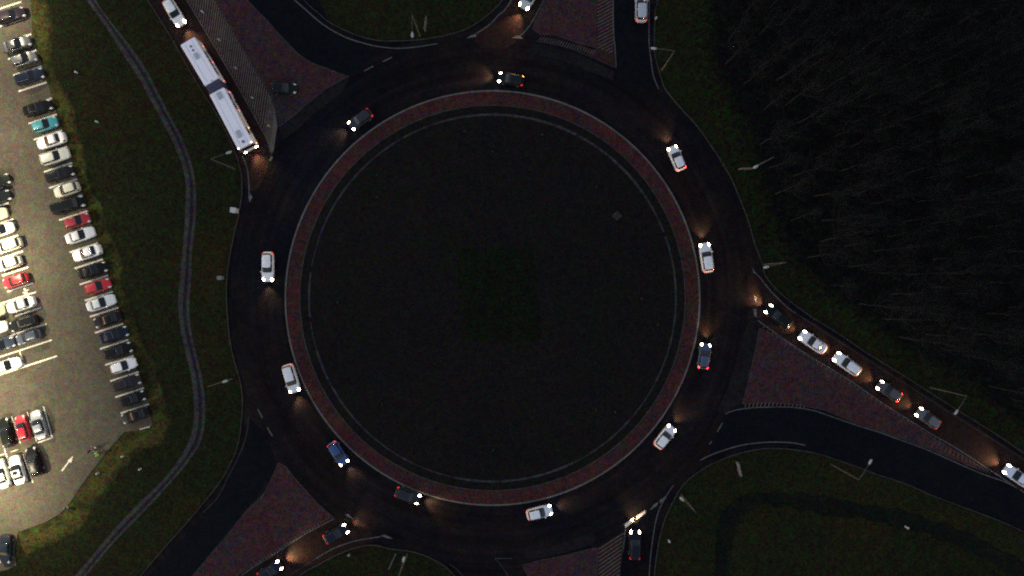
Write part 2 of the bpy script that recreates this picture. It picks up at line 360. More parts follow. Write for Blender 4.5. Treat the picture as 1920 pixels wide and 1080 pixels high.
for j in range(1, NR + 1):
    rr = 360 / S * j / NR
    for a in range(NA): v.append((O0.x + rr * math.cos(2 * math.pi * a / NA), O0.y + rr * math.sin(2 * math.pi * a / NA), dome(rr)))
for a in range(NA): f.append([0, 1 + a, 1 + (a + 1) % NA])
for j in range(NR - 1):
    for a in range(NA):
        b = 1 + j * NA; f.append([b + a, b + NA + a, b + NA + (a + 1) % NA, b + (a + 1) % NA])
tag(mesh('grass_island', v, f, M['island_grass'], smooth=True), kind='structure')
cv = MB(); cs = {}
for i in range(13):
    for j in range(15):
        px_, py_ = 858 + i * 12 + random.uniform(-4, 4) + (j * .8), 468 + j * 12 + random.uniform(-4, 4)
        q = P(px_, py_); cv.v.append(Vector((q.x, q.y, dome(math.hypot(q.x - O0.x, q.y - O0.y)) + (.16 if 0 < i < 12 and 0 < j < 14 else .01))))
cv.f = [[i * 15 + j, i * 15 + j + 1, (i + 1) * 15 + j + 1, (i + 1) * 15 + j] for i in range(12) for j in range(14)]
tag(cv.build('ground_cover', M['cover'], None, True), 'low dark green planting in a square patch amid the central grass', 'ground cover', kind='stuff')
mb = MB()
for a0, a1, w in ((100, 109, .30), (111, 121, .24), (122, 140, .26), (141, 159, .30), (160, 166, .18), (172, 186, .26), (187.5, 190, .14), (197, 206.5, .34), (209, 224, .28), (226, 244, .20), (250, 257, .16), (258, 272, .34), (273, 296, .36), (302, 318, .28), (321, 331, .20), (333, 350, .24), (351, 379.5, .30), (381, 389, .30), (28.5, 62, .38), (62.8, 100, .40), (101, 170, .13), (190.5, 260, .13), (259, 352, .12)):
    r0 = 343.5 / S; n = max(3, int((a1 - a0) / 1.5)); vv = []
    for i in range(n + 1):
        a = R(a0 + (a1 - a0) * i / n); jw = w * random.uniform(.75, 1.15)
        for rr, zz in ((r0 - jw / 2, dome(r0) - .1), (r0 - jw / 2, dome(r0) + .02), (r0 + jw / 2, dome(r0) + .012), (r0 + jw / 2, dome(r0) - .1)):
            vv.append((O0.x + rr * math.cos(a), O0.y + rr * math.sin(a), zz))
    mb.add(vv, [[i * 4 + k, i * 4 + k + 1, i * 4 + 5 + k, i * 4 + 4 + k] for i in range(n) for k in range(3)])
tag(mb.build('path_ring', M['concrete']), kind='structure')

# kerbs along the grass
mb = MB()
for ln in (WEST_K, SW_K, SE_K, NE_K, N_K): bar(mb, ln, .12, -.05, .12)
tag(mb.build('kerb', M['kerb']), kind='structure')

# traffic islands: raised red paving
ISL = {
 'nw': [(404, 0), (427, 39), (448, 76), (468, 112), (493, 154), (508, 176), (518, 205), (524, 238), (548, 219), (580, 192), (611, 167), (655, 143), (640, 139), (607, 126), (582, 118), (557, 99), (520, 60), (500, 37), (462, -1), (395, -84), (352, -84)],
 'n': [(1064, -84), (1023, 0), (1008, 30), (998, 54), (1013, 65), (1043, 66), (1077, 79), (1117, 90), (1117, 0), (1117, -84)],
 'e': [(1424, 616), (1452, 627), (1483, 648), (1550, 691), (1600, 722), (1650, 757), (1700, 789), (1755, 824), (1800, 850), (1833, 872), (1858, 889), (1833, 880), (1742, 841), (1650, 808), (1600, 792), (1547, 769), (1491, 758), (1436, 755), (1391, 757), (1403, 718)],
 's': [(979, 1060), (1015, 1050), (1060, 1041), (1120, 1026), (1119, 1080), (1116, 1160), (1035, 1160), (992, 1084)],
 'sw': [(522, 868), (508, 900), (493, 931), (463, 957), (422, 1009), (360, 1080), (300, 1150), (352, 1150), (452, 1074), (513, 1036), (547, 1013), (580, 993), (624, 968), (600, 948), (578, 925), (556, 900), (535, 874)],
}
for k, pts in ISL.items(): slab('traffic_island', pts, .085, M['brick'], z0=0)
mb = MB()
for k, pts in ISL.items(): bar(mb, pts + [pts[0]], .10, .01, .095, smooth=False)
tag(mb.build('kerb', M['paint_faint']), kind='structure')
# hatched strips beside the islands
slab('hatched_strip', [(302, -84), (350, 0), (380, 50), (420, 117), (458, 183), (493, 247), (506, 290), (514, 262), (522, 240), (517, 205), (507, 176), (493, 154), (448, 76), (404, 0), (352, -84)], .05, M['hatchbase'], z0=0)
slab('hatched_strip', [(1118, -84), (1118, 90), (1096, 101), (1143, 121), (1153, 125), (1149, 50), (1151, 0), (1151, -84)], .05, M['hatchbase'], z0=0)
slab('hatched_strip', [(1121, 1027), (1171, 996), (1166, 1045), (1161, 1080), (1156, 1160), (1117, 1160), (1120, 1080)], .05, M['hatchbase'], z0=0)
mb = MB()
# north west: thin stones leaning a little off the vertical
def poly_x(y, pl):
    for (x0, y0), (x1, y1) in zip(pl, pl[1:]):
        if min(y0, y1) <= y <= max(y0, y1) and y1 != y0: return x0 + (x1 - x0) * (y - y0) / (y1 - y0)
    return None
LL = [(302, -84), (350, 0), (380, 50), (420, 117), (458, 183), (493, 247), (506, 290)]
LR = [(352, -84), (404, 0), (448, 76), (493, 154), (507, 176), (517, 205), (522, 240), (514, 262)]
y = -80.0
while y < 236:
    xr = poly_x(y, LR)
    x, yy = xr - 1.5, y
    while yy < 285:
        xl = poly_x(yy, LL)
        if xl is None or x <= xl + 3: break
        yy += 1; x -= .14
    if yy - y > 4: dash(mb, (xr - 1.5, y), (x, yy), .12, .056)
    y += 5.9
tag(mb.build('hatch_stones', M['hatchpale']), kind='structure'); mb = MB()
# north: slanting stones
y = -70.0
while y < 130:
    a, b = (1119.5, y), (1149.5, y - 16)
    if y > 90: a = (1119.5 + (y - 90) * 1.05, y - (y - 90) * .55)
    if b[0] - a[0] > 4 and a[1] < 125: dash(mb, a, b, .10, .056)
    y += 6.7
y = 1022.0
while y < 1165:
    a, b = (1122, y + 8), (1170 - (y - 1000) * .085, y - 22)
    if b[1] < 998: b = (b[0] - (998 - b[1]) * 1.5, 998)
    dash(mb, a, b, .13, .056)
    y += 7.6
for i in range(16):  # rumble stones south of the east island lane and at the others
    t = i / 15
    x = 1391 + 5 + t * 110; yb = 760 + (3 * math.sin(t * 3.1) * -1) + t * 4
    dash(mb, (x, yb + 3), (x + 3, yb - 4), .12, .1)
for i in range(22):
    t = i / 21; dash(mb, (1010 + t * 100, 76 + t * 26), (1016 + t * 100, 69 + t * 20 + 6 * t * t), .09, .1)
for i in range(30):
    t = i / 29; dash(mb, (474 + t * 150, 1063 - t * 93), (472 + t * 150, 1059 - t * 93), .08, .1)
for i in range(40):
    t = i / 39; dash(mb, (1432 + t * 330, 611 + t * 212), (1430 + t * 330, 617 + t * 212), .07, .1)
for i in range(14):
    t = i / 13; dash(mb, (1755 + t * 90, 826 + t * 50), (1745 + t * 108, 838 + t * 46), .07, .1)
tag(mb.build('hatch_stones', M['hatchline']), kind='structure')

# ------------------------------------------------------------------ road markings
Z = .02
mk, mf, mb = MB(), MB(), MB()
line = lambda pts, w=.13, b=mk, z=Z: ribbon(b, pts, w, z)
line([(552, 0), (573, 18), (598, 40), (623, 57), (653, 72), (682, 81), (707, 87), (740, 90.5), (773, 89), (820, 82)], .13, mk)
line([(885, 68), (917, 47), (935, 28), (953, 10), (990, -60)], .14)
line([(1218, -80), (1217, 33), (1217, 80), (1220, 108), (1225, 142), (1235, 167)], .11)
line([(1415, 510), (1427, 523), (1447, 548), (1477, 577), (1492, 587)], .12)
line([(1492, 587), (1560, 632), (1628, 675), (1658, 695), (1700, 721), (1742, 748), (1775, 770), (1842, 812), (1920, 862), (2010, 920)], .10, mf)
line([(1420, 600), (1450, 622), (1483, 645), (1517, 667), (1550, 687), (1600, 718), (1650, 753), (1700, 785), (1755, 819), (1792, 840), (1842, 872), (1918, 922), (2010, 982)], .12)
line([(1360, 776), (1375, 770), (1400, 765.5), (1433, 763.5), (1483, 763.5), (1517, 768), (1536, 773), (1602, 796), (1650, 811), (1683, 823), (1742, 845), (1833, 885), (1883, 903), (1912, 918)], .11)
line([(1313, 863), (1333, 853), (1367, 841), (1400, 833), (1442, 829), (1483, 830), (1510, 835)], .13)
line([(1263, 910), (1252, 925), (1237, 953), (1230, 975), (1225, 1003), (1220, 1042), (1217, 1080), (1213, 1150)], .11)
line([(1173, 988), (1170, 1017), (1165, 1045), (1161, 1079), (1156, 1150)], .16)
line([(593, 1047), (622, 1030), (653, 1018), (677, 1012), (715, 1006)], .12)
line([(545, 1077), (593, 1047)], .10, mf)
line([(842, 1057), (856, 1067), (880, 1095)], .10, mf)
line([(452, 1079), (480, 1060), (513, 1040), (547, 1017), (580, 997), (627, 972)], .13)
line([(508, 902), (490, 932), (463, 957), (447, 981), (422, 1009), (397, 1037), (360, 1081)], .10)
line([(466, 782), (465, 800), (458, 830), (447, 857), (425, 900), (410, 930), (380, 962)], .09, mf)
line([(454, 292), (462, 310), (466, 333), (467, 357), (467, 372)], .10)
line([(300, -80), (350, 0), (380, 50), (420, 117), (458, 183), (493, 247), (505, 272), (510, 290)], .13, mk, .058)
line([(1020, 0), (1005, 28), (992, 50), (975, 68)], .12); line([(1064, -84), (1020, 0)], .12)
line([(1149.5, -60), (1150, 50), (1153, 90), (1155, 127)], .12, mk, .058)
line([(1005, 77), (1035, 82), (1060, 88), (1093, 100), (1143, 122), (1155, 127)], .10, mf)
line([(1121, 1027), (1119, 1080), (1117, 1150)], .09, mf, .1)
line([(927, 1047), (960, 1047)], .12, mf); line([(927, 1047), (940, 1060), (965, 1100)], .10, mf)
line([(462, 0), (500, 38), (557, 100), (607, 127), (655, 144)], .08, mf, .1)
for a, b in (((683, 133), (700, 124)), ((718, 115.5), (735, 107.5)), ((483.7, 767.5), (492, 784)), ((501, 801), (511, 818)), ((1345, 809.5), (1354.5, 793)), ((1330, 833), (1334.5, 827))): dash(mk, a, b, .16, Z)
# give-way blocks and shark teeth
fr = MB()
for q in ([(1171, 983), (1173, 989), (1188, 977), (1188, 970)], [(1193, 968), (1193.5, 974), (1210, 963), (1210, 956.5)]): quad(fr, q, .024)
for q in ([(1218, 957), (1232, 948), (1234, 941), (1226, 946)], [(1236, 938), (1238, 944), (1248, 935), (1250, 929)]): quad(mk, q, .024)
for q in ([(874, 72), (884, 66), (894, 65), (892, 69)], [(959, 71), (972, 66.5), (981, 72), (978, 73)], [(647, 965), (653, 964), (664, 974), (656, 971)], [(713, 1004), (722, 1002.5), (737, 1010), (726, 1009)], [(466.5, 372), (470, 364), (473, 370), (468, 380)], [(508, 291), (512, 294), (508, 303), (505, 301)], [(1412, 578), (1418, 580), (1419, 596), (1414, 592)], [(1413, 553), (1418, 556), (1419, 567), (1415, 562)], [(1410, 500), (1413, 512), (1417, 513), (1413, 505)]): quad(mk, q, .024)
tag(mk.build('road_markings', M['paint']), kind='structure')
tag(mf.build('road_markings', M['paint_faint']), kind='structure')
tag(fr.build('road_markings', M['paint_fresh']), kind='structure')

# ------------------------------------------------------------------ footpath
PL = [(105, -85), (162, 0), (195, 45), (225, 93), (257, 142), (280, 183), (307, 233), (327, 273), (342, 313), (348, 345), (347, 407), (342, 473), (338, 520), (334, 570), (338, 613), (348, 662), (358, 703), (363, 745), (364, 785), (356, 822), (336, 860), (305, 900), (247, 957), (208, 1000), (160, 1057), (90, 1140)]
PR = [(128, -85), (180, 0), (213, 47), (242, 83), (273, 128), (300, 180), (322, 222), (342, 260), (353, 288), (363, 322), (367.5, 358), (367, 407), (360, 473), (358.5, 520), (355, 578), (360, 628), (370, 670), (378, 705), (384, 745), (384, 790), (376, 830), (352, 868), (320, 905), (270, 960), (233, 997), (200, 1033), (168, 1072), (105, 1150)]
def resample(pts, n):
    pts = smooth_line(pts, 6); d = [0]
    for a, b in zip(pts, pts[1:]): d.append(d[-1] + math.hypot(b[0] - a[0], b[1] - a[1]))
    out = []; j = 0
    for i in range(n):
        t = d[-1] * i / (n - 1)
        while j < len(d) - 2 and d[j + 1] < t: j += 1
        u = (t - d[j]) / max(1e-6, d[j + 1] - d[j]); out.append((pts[j][0] + (pts[j + 1][0] - pts[j][0]) * u, pts[j][1] + (pts[j + 1][1] - pts[j][1]) * u))
    return out
a_, b_ = resample(PL, 170), resample(PR, 170)
for nm, t0, t1, mm, zz in (('path', 0, .42, M['pathgrey'], .012), ('path', .42, .74, M['pathdark'], .008), ('path', .74, 1.0, M['pathgrey'], .012)):
    vv = []
    for (x0, y0), (x1, y1) in zip(a_, b_):
        for t in (t0, t1): q = P(x0 + (x1 - x0) * t, y0 + (y1 - y0) * t); vv.append((q.x, q.y, zz))
    tag(mesh(nm, vv, [[2 * i, 2 * i + 2, 2 * i + 3, 2 * i + 1] for i in range(169)], mm), kind='structure')

def strip(name, A, B, n, cols, z, m):
    """ground between two lines; 'border' tells how far the neighbouring colour has taken over"""
    a, b = resample(A, n), resample(B, n); v, f, w = [], [], []; k = len(cols)
    for (x0, y0), (x1, y1) in zip(a, b):
        for t, val in cols:
            q = P(x0 + (x1 - x0) * t, y0 + (y1 - y0) * t); v.append((q.x, q.y, z)); w.append(val)
    for i in range(n - 1):
        for c in range(k - 1): f.append([i * k + c, (i + 1) * k + c, (i + 1) * k + c + 1, i * k + c + 1])
    o = mesh(name, v, f, m); o['kind'] = 'structure'
    o.data.update()
    if o.data.polygons[len(f) // 2].normal.z < 0: o.data.flip_normals()
    at = o.data.attributes.new('border', 'FLOAT', 'POINT'); at.data.foreach_set('value', w)
    return o
# ------------------------------------------------------------------ car park
LOT = [(-260, -90), (28, -90), (57, 0), (60, 40), (60, 65), (70, 96), (79, 125), (89, 155), (98, 185), (107, 215), (117, 245), (127, 276), (136, 306), (145, 336), (155, 366), (164, 396), (174, 426), (184, 456), (193, 487), (203, 516), (212, 547), (221, 577), (231, 607), (242, 638), (251, 667), (258, 699), (270, 727), (278, 756), (286, 798), (262, 806), (234, 810), (200, 848), (160, 900), (130, 945), (113, 963), (83, 980), (33, 998), (28, 1030), (30, 1060), (14, 1068), (-40, 1080), (-260, 1100)]
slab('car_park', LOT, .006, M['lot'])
mb = MB()
bar(mb, [(234, 810), (200, 848), (160, 900), (130, 945), (113, 963)], .12, 0, .06, smooth=False)
tag(mb.build('kerb', M['pathgrey']), kind='structure')
mb = MB()
for i in range(-6, 21):
    a = (34.5 + 9.58 * i, 171.5 + 30.17 * i); dash(mb, a, (a[0] + 53, a[1] - 17.2), .24, .014)
dash(mb, (262, 805), (281, 800), .14, .014)
for rx, ry in ((-3.5, 321), (6, 351), (16, 381), (25, 411), (34, 441), (43, 471), (53, 501), (62.5, 531), (67.5, 547.5), (77.5, 577), (87, 607.5), (97, 637.5), (107, 667.5)):
    dash(mb, (rx - 49 - (70 if rx in (87, 97, 107, 67.5) else 0), ry + 16 + (22.9 if rx in (87, 97, 107, 67.5) else 0)), (rx, ry), .24, .014)
dash(mb, (36.5, 658), (46.5, 686.5), .18, .018); dash(mb, (8, 567), (13, 586), .18, .018)
dash(mb, (81.5, 762), (98, 821), .19, .014); dash(mb, (96, 821.5), (71, 830), .16, .018)
for a, b in (((51, 772), (68.5, 827)), ((22, 781), (38, 831)), ((-8, 791), (8, 842)), ((7, 838), (27, 902)), ((43, 851), (62, 905)), ((-20, 848), (0, 912))): dash(mb, a, b, .15, .014)
dash(mb, (20, 847), (34, 843), .12, .018); dash(mb, (-12, 857), (8, 851), .12, .018)
# arrow, and the chair symbol in the narrow bay
dash(mb, (116, 883), (131, 863), .2, .014); quad(mb, [(137.5, 854.5), (126.5, 864), (133.5, 868)], .018)
for a, b, w in (((45, 541), (49, 546), .3), ((49, 546), (53, 543), .24), ((49, 546), (46, 552), .24), ((46, 547), (44, 550), .22), ((51, 548), (52, 552), .2)): dash(mb, a, b, w, .018)
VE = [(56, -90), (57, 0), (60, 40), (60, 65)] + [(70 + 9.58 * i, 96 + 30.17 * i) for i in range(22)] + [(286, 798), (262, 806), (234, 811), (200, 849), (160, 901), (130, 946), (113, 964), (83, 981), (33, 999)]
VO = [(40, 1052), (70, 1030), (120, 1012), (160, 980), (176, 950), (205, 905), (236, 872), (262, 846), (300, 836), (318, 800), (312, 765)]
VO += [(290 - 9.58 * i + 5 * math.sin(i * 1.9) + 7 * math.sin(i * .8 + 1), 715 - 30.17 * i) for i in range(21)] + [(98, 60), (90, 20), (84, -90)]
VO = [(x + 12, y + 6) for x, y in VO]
strip('verge', VE, VO[::-1], 180, [(0, -1), (.25, -.5), (.5, .05), (.75, .6), (1, 1.8)], .004, M['verge'])  # painted lamp spill beside the lot, fading out to plain lawn colour
tag(mb.build('parking_lines', M['lotline']), kind='structure')

# ------------------------------------------------------------------ vehicles
TYPES = {  # length, width, roof, belt, cowl x, cabin bottom rear x, roof front x, roof rear x, tail deck z, nose z
 'hatch': (4.05, 1.76, 1.48, .95, 1.00, -1.93, .10, -1.50, .95, .74),
 'sedan': (4.60, 1.82, 1.44, .93, 1.02, -1.62, .10, -.92, 1.00, .72),
 'wagon': (4.65, 1.82, 1.47, .94, 1.05, -2.20, .20, -1.80, .94, .72),
 'suv': (4.55, 1.88, 1.68, 1.06, 1.15, -2.18, .40, -1.84, 1.05, .90),
 'van': (5.15, 1.98, 1.95, 1.12, 1.75, -2.50, 1.00, -2.38, 1.12, .92),
}
def spow(a, e): return math.copysign(abs(a) ** e, a)
def lerp_tab(tab, t):
    for (t0, *a), (t1, *b) in zip(tab, tab[1:]):
        if t <= t1:
            u = (t - t0) / (t1 - t0); return [p + (q - p) * u for p, q in zip(a, b)]
    return tab[-1][1:]
def sstep(a, b, x):
    t = min(1, max(0, (x - a) / (b - a))); return t * t * (3 - 2 * t)
class CarShape:
    def __init__(s, k):
        s.L, s.W, s.Hh, s.belt, s.cowl, s.cr, s.rf, s.rr, s.deck, s.nose = TYPES[k]
    def zt(s, x):
        xf = s.L / 2
        hood = s.nose + (s.belt + .02 - s.nose) * sstep(xf + .05, s.cowl - .1, x) if x > s.cowl - .1 else s.belt + .02
        if x < s.cr + .2: return s.belt + .02 + (s.deck - s.belt - .02) * sstep(s.cr + .2, s.cr - .1, x) - .05 * sstep(-xf + .25, -xf, x)
        return hood
    def body(s, th, v):
        ins, zf = lerp_tab([(0, .12, 0), (.22, .03, .12), (.5, 0, .42), (.8, .015, .80), (.93, .05, .95), (1, .11, 1.0), (2, .11, 1.0)], min(v, 2))
        sc = 1.0 if v <= 1 else 2 - v
        n = 5.5 if math.cos(th) < 0 else 4.6
        x = (s.L / 2 - ins) * spow(math.cos(th), 2 / n) * sc; y = (s.W / 2 - ins) * spow(math.sin(th), 2 / n) * sc
        t = s.zt(x) + (.035 * (1 - sc * sc) if v > 1 else 0)
        return Vector((x, y, .21 + (t - .21) * zf))
    def cab(s, th, t):
        """t 0..1 belt to roof edge, 1..2 across the roof"""
        tt = min(t, 1); sc = 1 if t <= 1 else 2 - t
        zc = s.belt - .06
        xf = s.cowl + (s.rf - s.cowl) * tt; xr = s.cr + (s.rr - s.cr) * tt
        hw = (s.W / 2 - .07) + (-.23) * tt
        ins = .07 * sstep(.86, 1.0, tt)
        n = 6.5
        xc, a = (xf + xr) / 2, (xf - xr) / 2 - ins
        x = xc + a * spow(math.cos(th), 2 / n) * sc; y = (hw - ins) * spow(math.sin(th), 2 / n) * sc
        z = zc + (s.Hh - .04 - zc) * (1 - (1 - tt) ** 1.12) + .045 * (1 - sc * sc)
        return Vector((x, y, z))
def surf(fn, ts, vs, closed):
    v = [fn(t, w) for w in vs for t in ts]; n = len(ts); f = []
    for j in range(len(vs) - 1):
        for i in range(n if closed else n - 1): f.append([j * n + i, j * n + (i + 1) % n, (j + 1) * n + (i + 1) % n, (j + 1) * n + i])
    return v, f
def patch(fn, t0, t1, v0, v1, off, nt=8, nv=5):
    """a piece of a surface set proud of it, with closed edges"""
    ts = [t0 + (t1 - t0) * i / nt for i in range(nt + 1)]; vs = [v0 + (v1 - v0) * j / nv for j in range(nv + 1)]
    e = 1e-3; base, top = [], []
    for w in vs:
        for t in ts:
            p = fn(t, w); du = fn(t + e, w) - fn(t - e, w); dv = fn(t, w + e) - fn(t, w - e)
            nn = du.cross(dv); nn = nn.normalized() if nn.length > 1e-12 else Vector((0, 0, 1))
            base.append(p - nn * .02); top.append(p + nn * off)
    n = nt + 1; N = len(base); f = [[N + j * n + i, N + j * n + i + 1, N + (j + 1) * n + i + 1, N + (j + 1) * n + i] for j in range(nv) for i in range(nt)]
    edge = [i for i in range(nt)] + [j * n + nt for j in range(nv)] + [nv * n + i for i in range(nt, 0, -1)] + [j * n for j in range(nv, 0, -1)]
    for a, b in zip(edge, edge[1:] + edge[:1]): f.append([a, b, N + b, N + a])
    return base + top, f
TH = [2 * math.pi * i / 52 for i in range(52)]
def cos_th(val, n=6.5):  # angle on the superellipse for a normalised x
    return math.acos(max(-1, min(1, spow(val, n / 2))))
PROTO = {}
def shade(o, ang=True):
    o.data.polygons.foreach_set('use_smooth', [True] * len(o.data.polygons)); return o
def meshdata(v, f, name, smooth=True):
    me = bpy.data.meshes.new(name); me.from_pydata([tuple(a) for a in v], [], f); me.update()
    if smooth: me.polygons.foreach_set('use_smooth', [True] * len(me.polygons))
    return me
def car_meshes(k):
    if k in PROTO: return PROTO[k]
    s = CarShape(k); D = {}
    b = MB()
    v, f = surf(s.body, TH, [0, .11, .22, .36, .5, .65, .8, .87, .93, .97, 1.0, 1.1, 1.25, 1.45, 1.7, 1.95], True); b.add(v, f)
    b.f.append([i for i in range(52)][::-1])
    v, f = surf(s.cab, TH, [0, .3, .6, .86, .93, 1.0, 1.12, 1.3, 1.55, 1.8, 1.98], True); b.add(v, f)
    b.f.append([len(b.v) - 52 + i for i in range(52)])
    D['body'] = meshdata(b.v, b.f, 'body')
    c = lambda x: x
    D['windshield'] = meshdata(*patch(s.cab, -R(50), R(50), .10, .97, .008, 14, 6), 'windshield')
    rw0, rw1 = (.30, .92) if k in ('hatch', 'wagon', 'suv', 'van') else (.12, .95)
    D['rear_window'] = meshdata(*patch(s.cab, R(180 - 46), R(180 + 46), rw0, rw1, .008, 10, 5), 'rear_window')
    for sg, nm in ((1, 'sideL'), (-1, 'sideR')):
        mb_ = MB()
        cuts = [(.88, .12), (.04, -.84)] if k != 'sedan' else [(.86, .06), (-.04, -.80)]
        for a, bb in cuts:
            t0, t1 = cos_th(a), cos_th(bb)
            v, f = patch(s.cab, min(sg * t0, sg * t1), max(sg * t0, sg * t1), .22, .86, .008, 8, 4); mb_.add(v, f)
        D[nm] = meshdata(mb_.v, mb_.f, 'side_window')
    for sg, nm in ((1, 'L'), (-1, 'R')):
        a, bb = sorted((sg * R(23), sg * R(50)))
        D['head' + nm] = meshdata(*patch(s.body, a, bb, .64, 1.06, .025, 8, 6), 'headlight')
        a, bb = sorted((sg * R(180 - 26), sg * R(180 - 52)))
        v0, v1 = (.74, 1.0) if k in ('sedan', 'hatch') else (.68, .99)
        D['tail' + nm] = meshdata(*patch(s.body, a, bb, v0, v1, .02, 7, 4), 'taillight')
        D['mir' + nm] = meshdata(*(lambda m_: (m_.v, m_.f))(MB().ball((s.cowl - .25, sg * (s.W / 2 + .05), s.belt + .05), (.09, .11, .07), 10, 6)), 'mirror')
    D['grille'] = meshdata(*patch(s.body, -R(10), R(10), .30, .62, .012, 8, 3), 'grille')
    w = MB(); rad = .33 if k in ('suv', 'van') else .31
    n = 20
    ring = []
    for yy, rr in ((-.10, rad * .62), (-.105, rad * .9), (-.08, rad), (.08, rad), (.105, rad * .9), (.10, rad * .62)):
        ring.append([(rr * math.cos(2 * math.pi * i / n), yy, rr * math.sin(2 * math.pi * i / n)) for i in range(n)])
    w.v = [Vector(p) for r_ in ring for p in r_]
    w.f = [[j * n + i, j * n + (i + 1) % n, (j + 1) * n + (i + 1) % n, (j + 1) * n + i] for j in range(5) for i in range(n)] + [list(range(n)), [5 * n + i for i in range(n)][::-1]]
    D['wheel'] = meshdata(w.v, w.f, 'wheel', False)
    r_ = MB()
    for sg in (-1, 1):
        for q in range(5):
            a = 2 * math.pi * q / 5
            r_.box((math.cos(a) * rad * .32, sg * .108, math.sin(a) * rad * .32), (.07, .012, .07))
        r_.tube([(0, sg * .10, 0), (0, sg * .113, 0)], [rad * .62, rad * .5], 14)
    D['rim'] = meshdata(r_.v, r_.f, 'rim', False)
    D['s'] = s; D['rad'] = rad
    PROTO[k] = D; return D
PAINT = {}
def paint(col, rough=.32, metal=0.0):
    key = (col, rough, metal)
    if key not in PAINT:
        dark = max(col) < .05
        m = mat('car paint', col, rough, metal, .10 if dark else .5, coat=0 if dark else .4)
        t = m.node_tree; n = t.nodes.new('ShaderNodeTexNoise'); n.inputs['Scale'].default_value = 2.2; n.inputs['Detail'].default_value = 4
        tc = t.nodes.new('ShaderNodeTexCoord'); t.links.new(tc.outputs['Object'], n.inputs['Vector'])
        mx = t.nodes.new('ShaderNodeMix'); mx.data_type = 'RGBA'; t.links.new(n.outputs['Fac'], mx.inputs['Factor'])
        mx.inputs['A'].default_value = (*[c * .86 for c in col], 1); mx.inputs['B'].default_value = (*[min(1, c * 1.1) for c in col], 1)
        t.links.new(mx.outputs['Result'], t.nodes['Principled BSDF'].inputs['Base Color'])
        PAINT[key] = m
    return PAINT[key]
def part(name, me, m, parent, loc=None):
    if not me.materials: me.materials.append(None)
    o = bpy.data.objects.new(name, me); COL.objects.link(o); o.parent = parent
    o.material_slots[0].link = 'OBJECT'; o.material_slots[0].material = m
    if loc: o.location = loc
    return o
BEAM = 640.0 * KL
def spot(parent, loc, energy, col=(1, .62, .30), down=5, size=84, rad=.15):
    ld = bpy.data.lights.new('headlight_beam', 'SPOT'); ld.energy = energy; ld.color = col
    ld.spot_size = R(size); ld.spot_blend = 1.0; ld.shadow_soft_size = rad
    o = bpy.data.objects.new('headlight_beam', ld); COL.objects.link(o); o.parent = parent; o.location = loc
    o.rotation_euler = (R(90 - down), 0, R(-90)); return o
def car(kind, px, py, dx, dy, col, label, cat='car', group=None, name='parked_car', on=False, tail=None, extra=(), metal=0.0, rough=.32, beam=1.0, z=0.0, zref=.95, tail_l=None, tail_r=None):
    D = car_meshes(kind); s = D['s']
    g = P(px, py, zref)
    r = empty(name, (g.x, g.y, z + .012), math.atan2(-dy, dx))
    tag(r, label, cat, group)
    pm = paint(col, rough, metal)
    part('body', D['body'], pm, r)
    part('windshield', D['windshield'], M['glass'], r); part('rear_window', D['rear_window'], M['glass'], r)
    part('side_window', D['sideL'], M['glass'], r); part('side_window', D['sideR'], M['glass'], r)
    hm = M['head_on'] if on else M['head_off']
    tm = tail or (M['tail_on'] if on else M['tail_off'])
    part('headlight', D['headL'], hm, r); part('headlight', D['headR'], hm, r)
    part('taillight', D['tailL'], tail_l or tm, r); part('taillight', D['tailR'], tail_r or tm, r)
    part('mirror', D['mirL'], pm, r); part('mirror', D['mirR'], pm, r); part('grille', D['grille'], M['plastic'], r)
    for sx in (1, -1):
        for sy in (1, -1):
            w = part('wheel', D['wheel'], M['tyre'], r, (sx * s.L * .295, sy * (s.W / 2 - .085), D['rad'] - .012))
            part('rim', D['rim'], M['rim'], w)
    if 'rails' in extra:
        for sy in (1, -1):
            MB().tube([(s.rr + .15, sy * (s.W / 2 - .33), s.Hh + .0), (s.rr + .3, sy * (s.W / 2 - .33), s.Hh + .06), (s.rf - .25, sy * (s.W / 2 - .33), s.Hh + .06), (s.rf - .1, sy * (s.W / 2 - .33), s.Hh)], .03, 6).build('roof_rail', M['rim'], r)
    if 'sunroof' in extra:
        MB().box(((s.rf - .42), 0, s.Hh + .006), (.55, .8, .03), 0, .01).build('sunroof', M['glass'], r)
    if 'pale_bonnet' in extra: pass
    if on and beam: spot(r, (s.L / 2 + .05, 0, .68), BEAM * beam)
    return r
WHITE, SILVER, GREY, BLACK = (.82, .79, .82), (.42, .42, .44), (.085, .085, .095), (.0075, .008, .0095)
DK, NAVY, RED, CREAM, TEAL, BLUE = (.016, .017, .022), (.011, .015, .034), (.42, .012, .022), (.70, .66, .48), (.035, .24, .30), (.02, .06, .24)
RT, LT = (53, -17.2), (-53, 17.2)
GE = 'cars parked along the lawn edge'
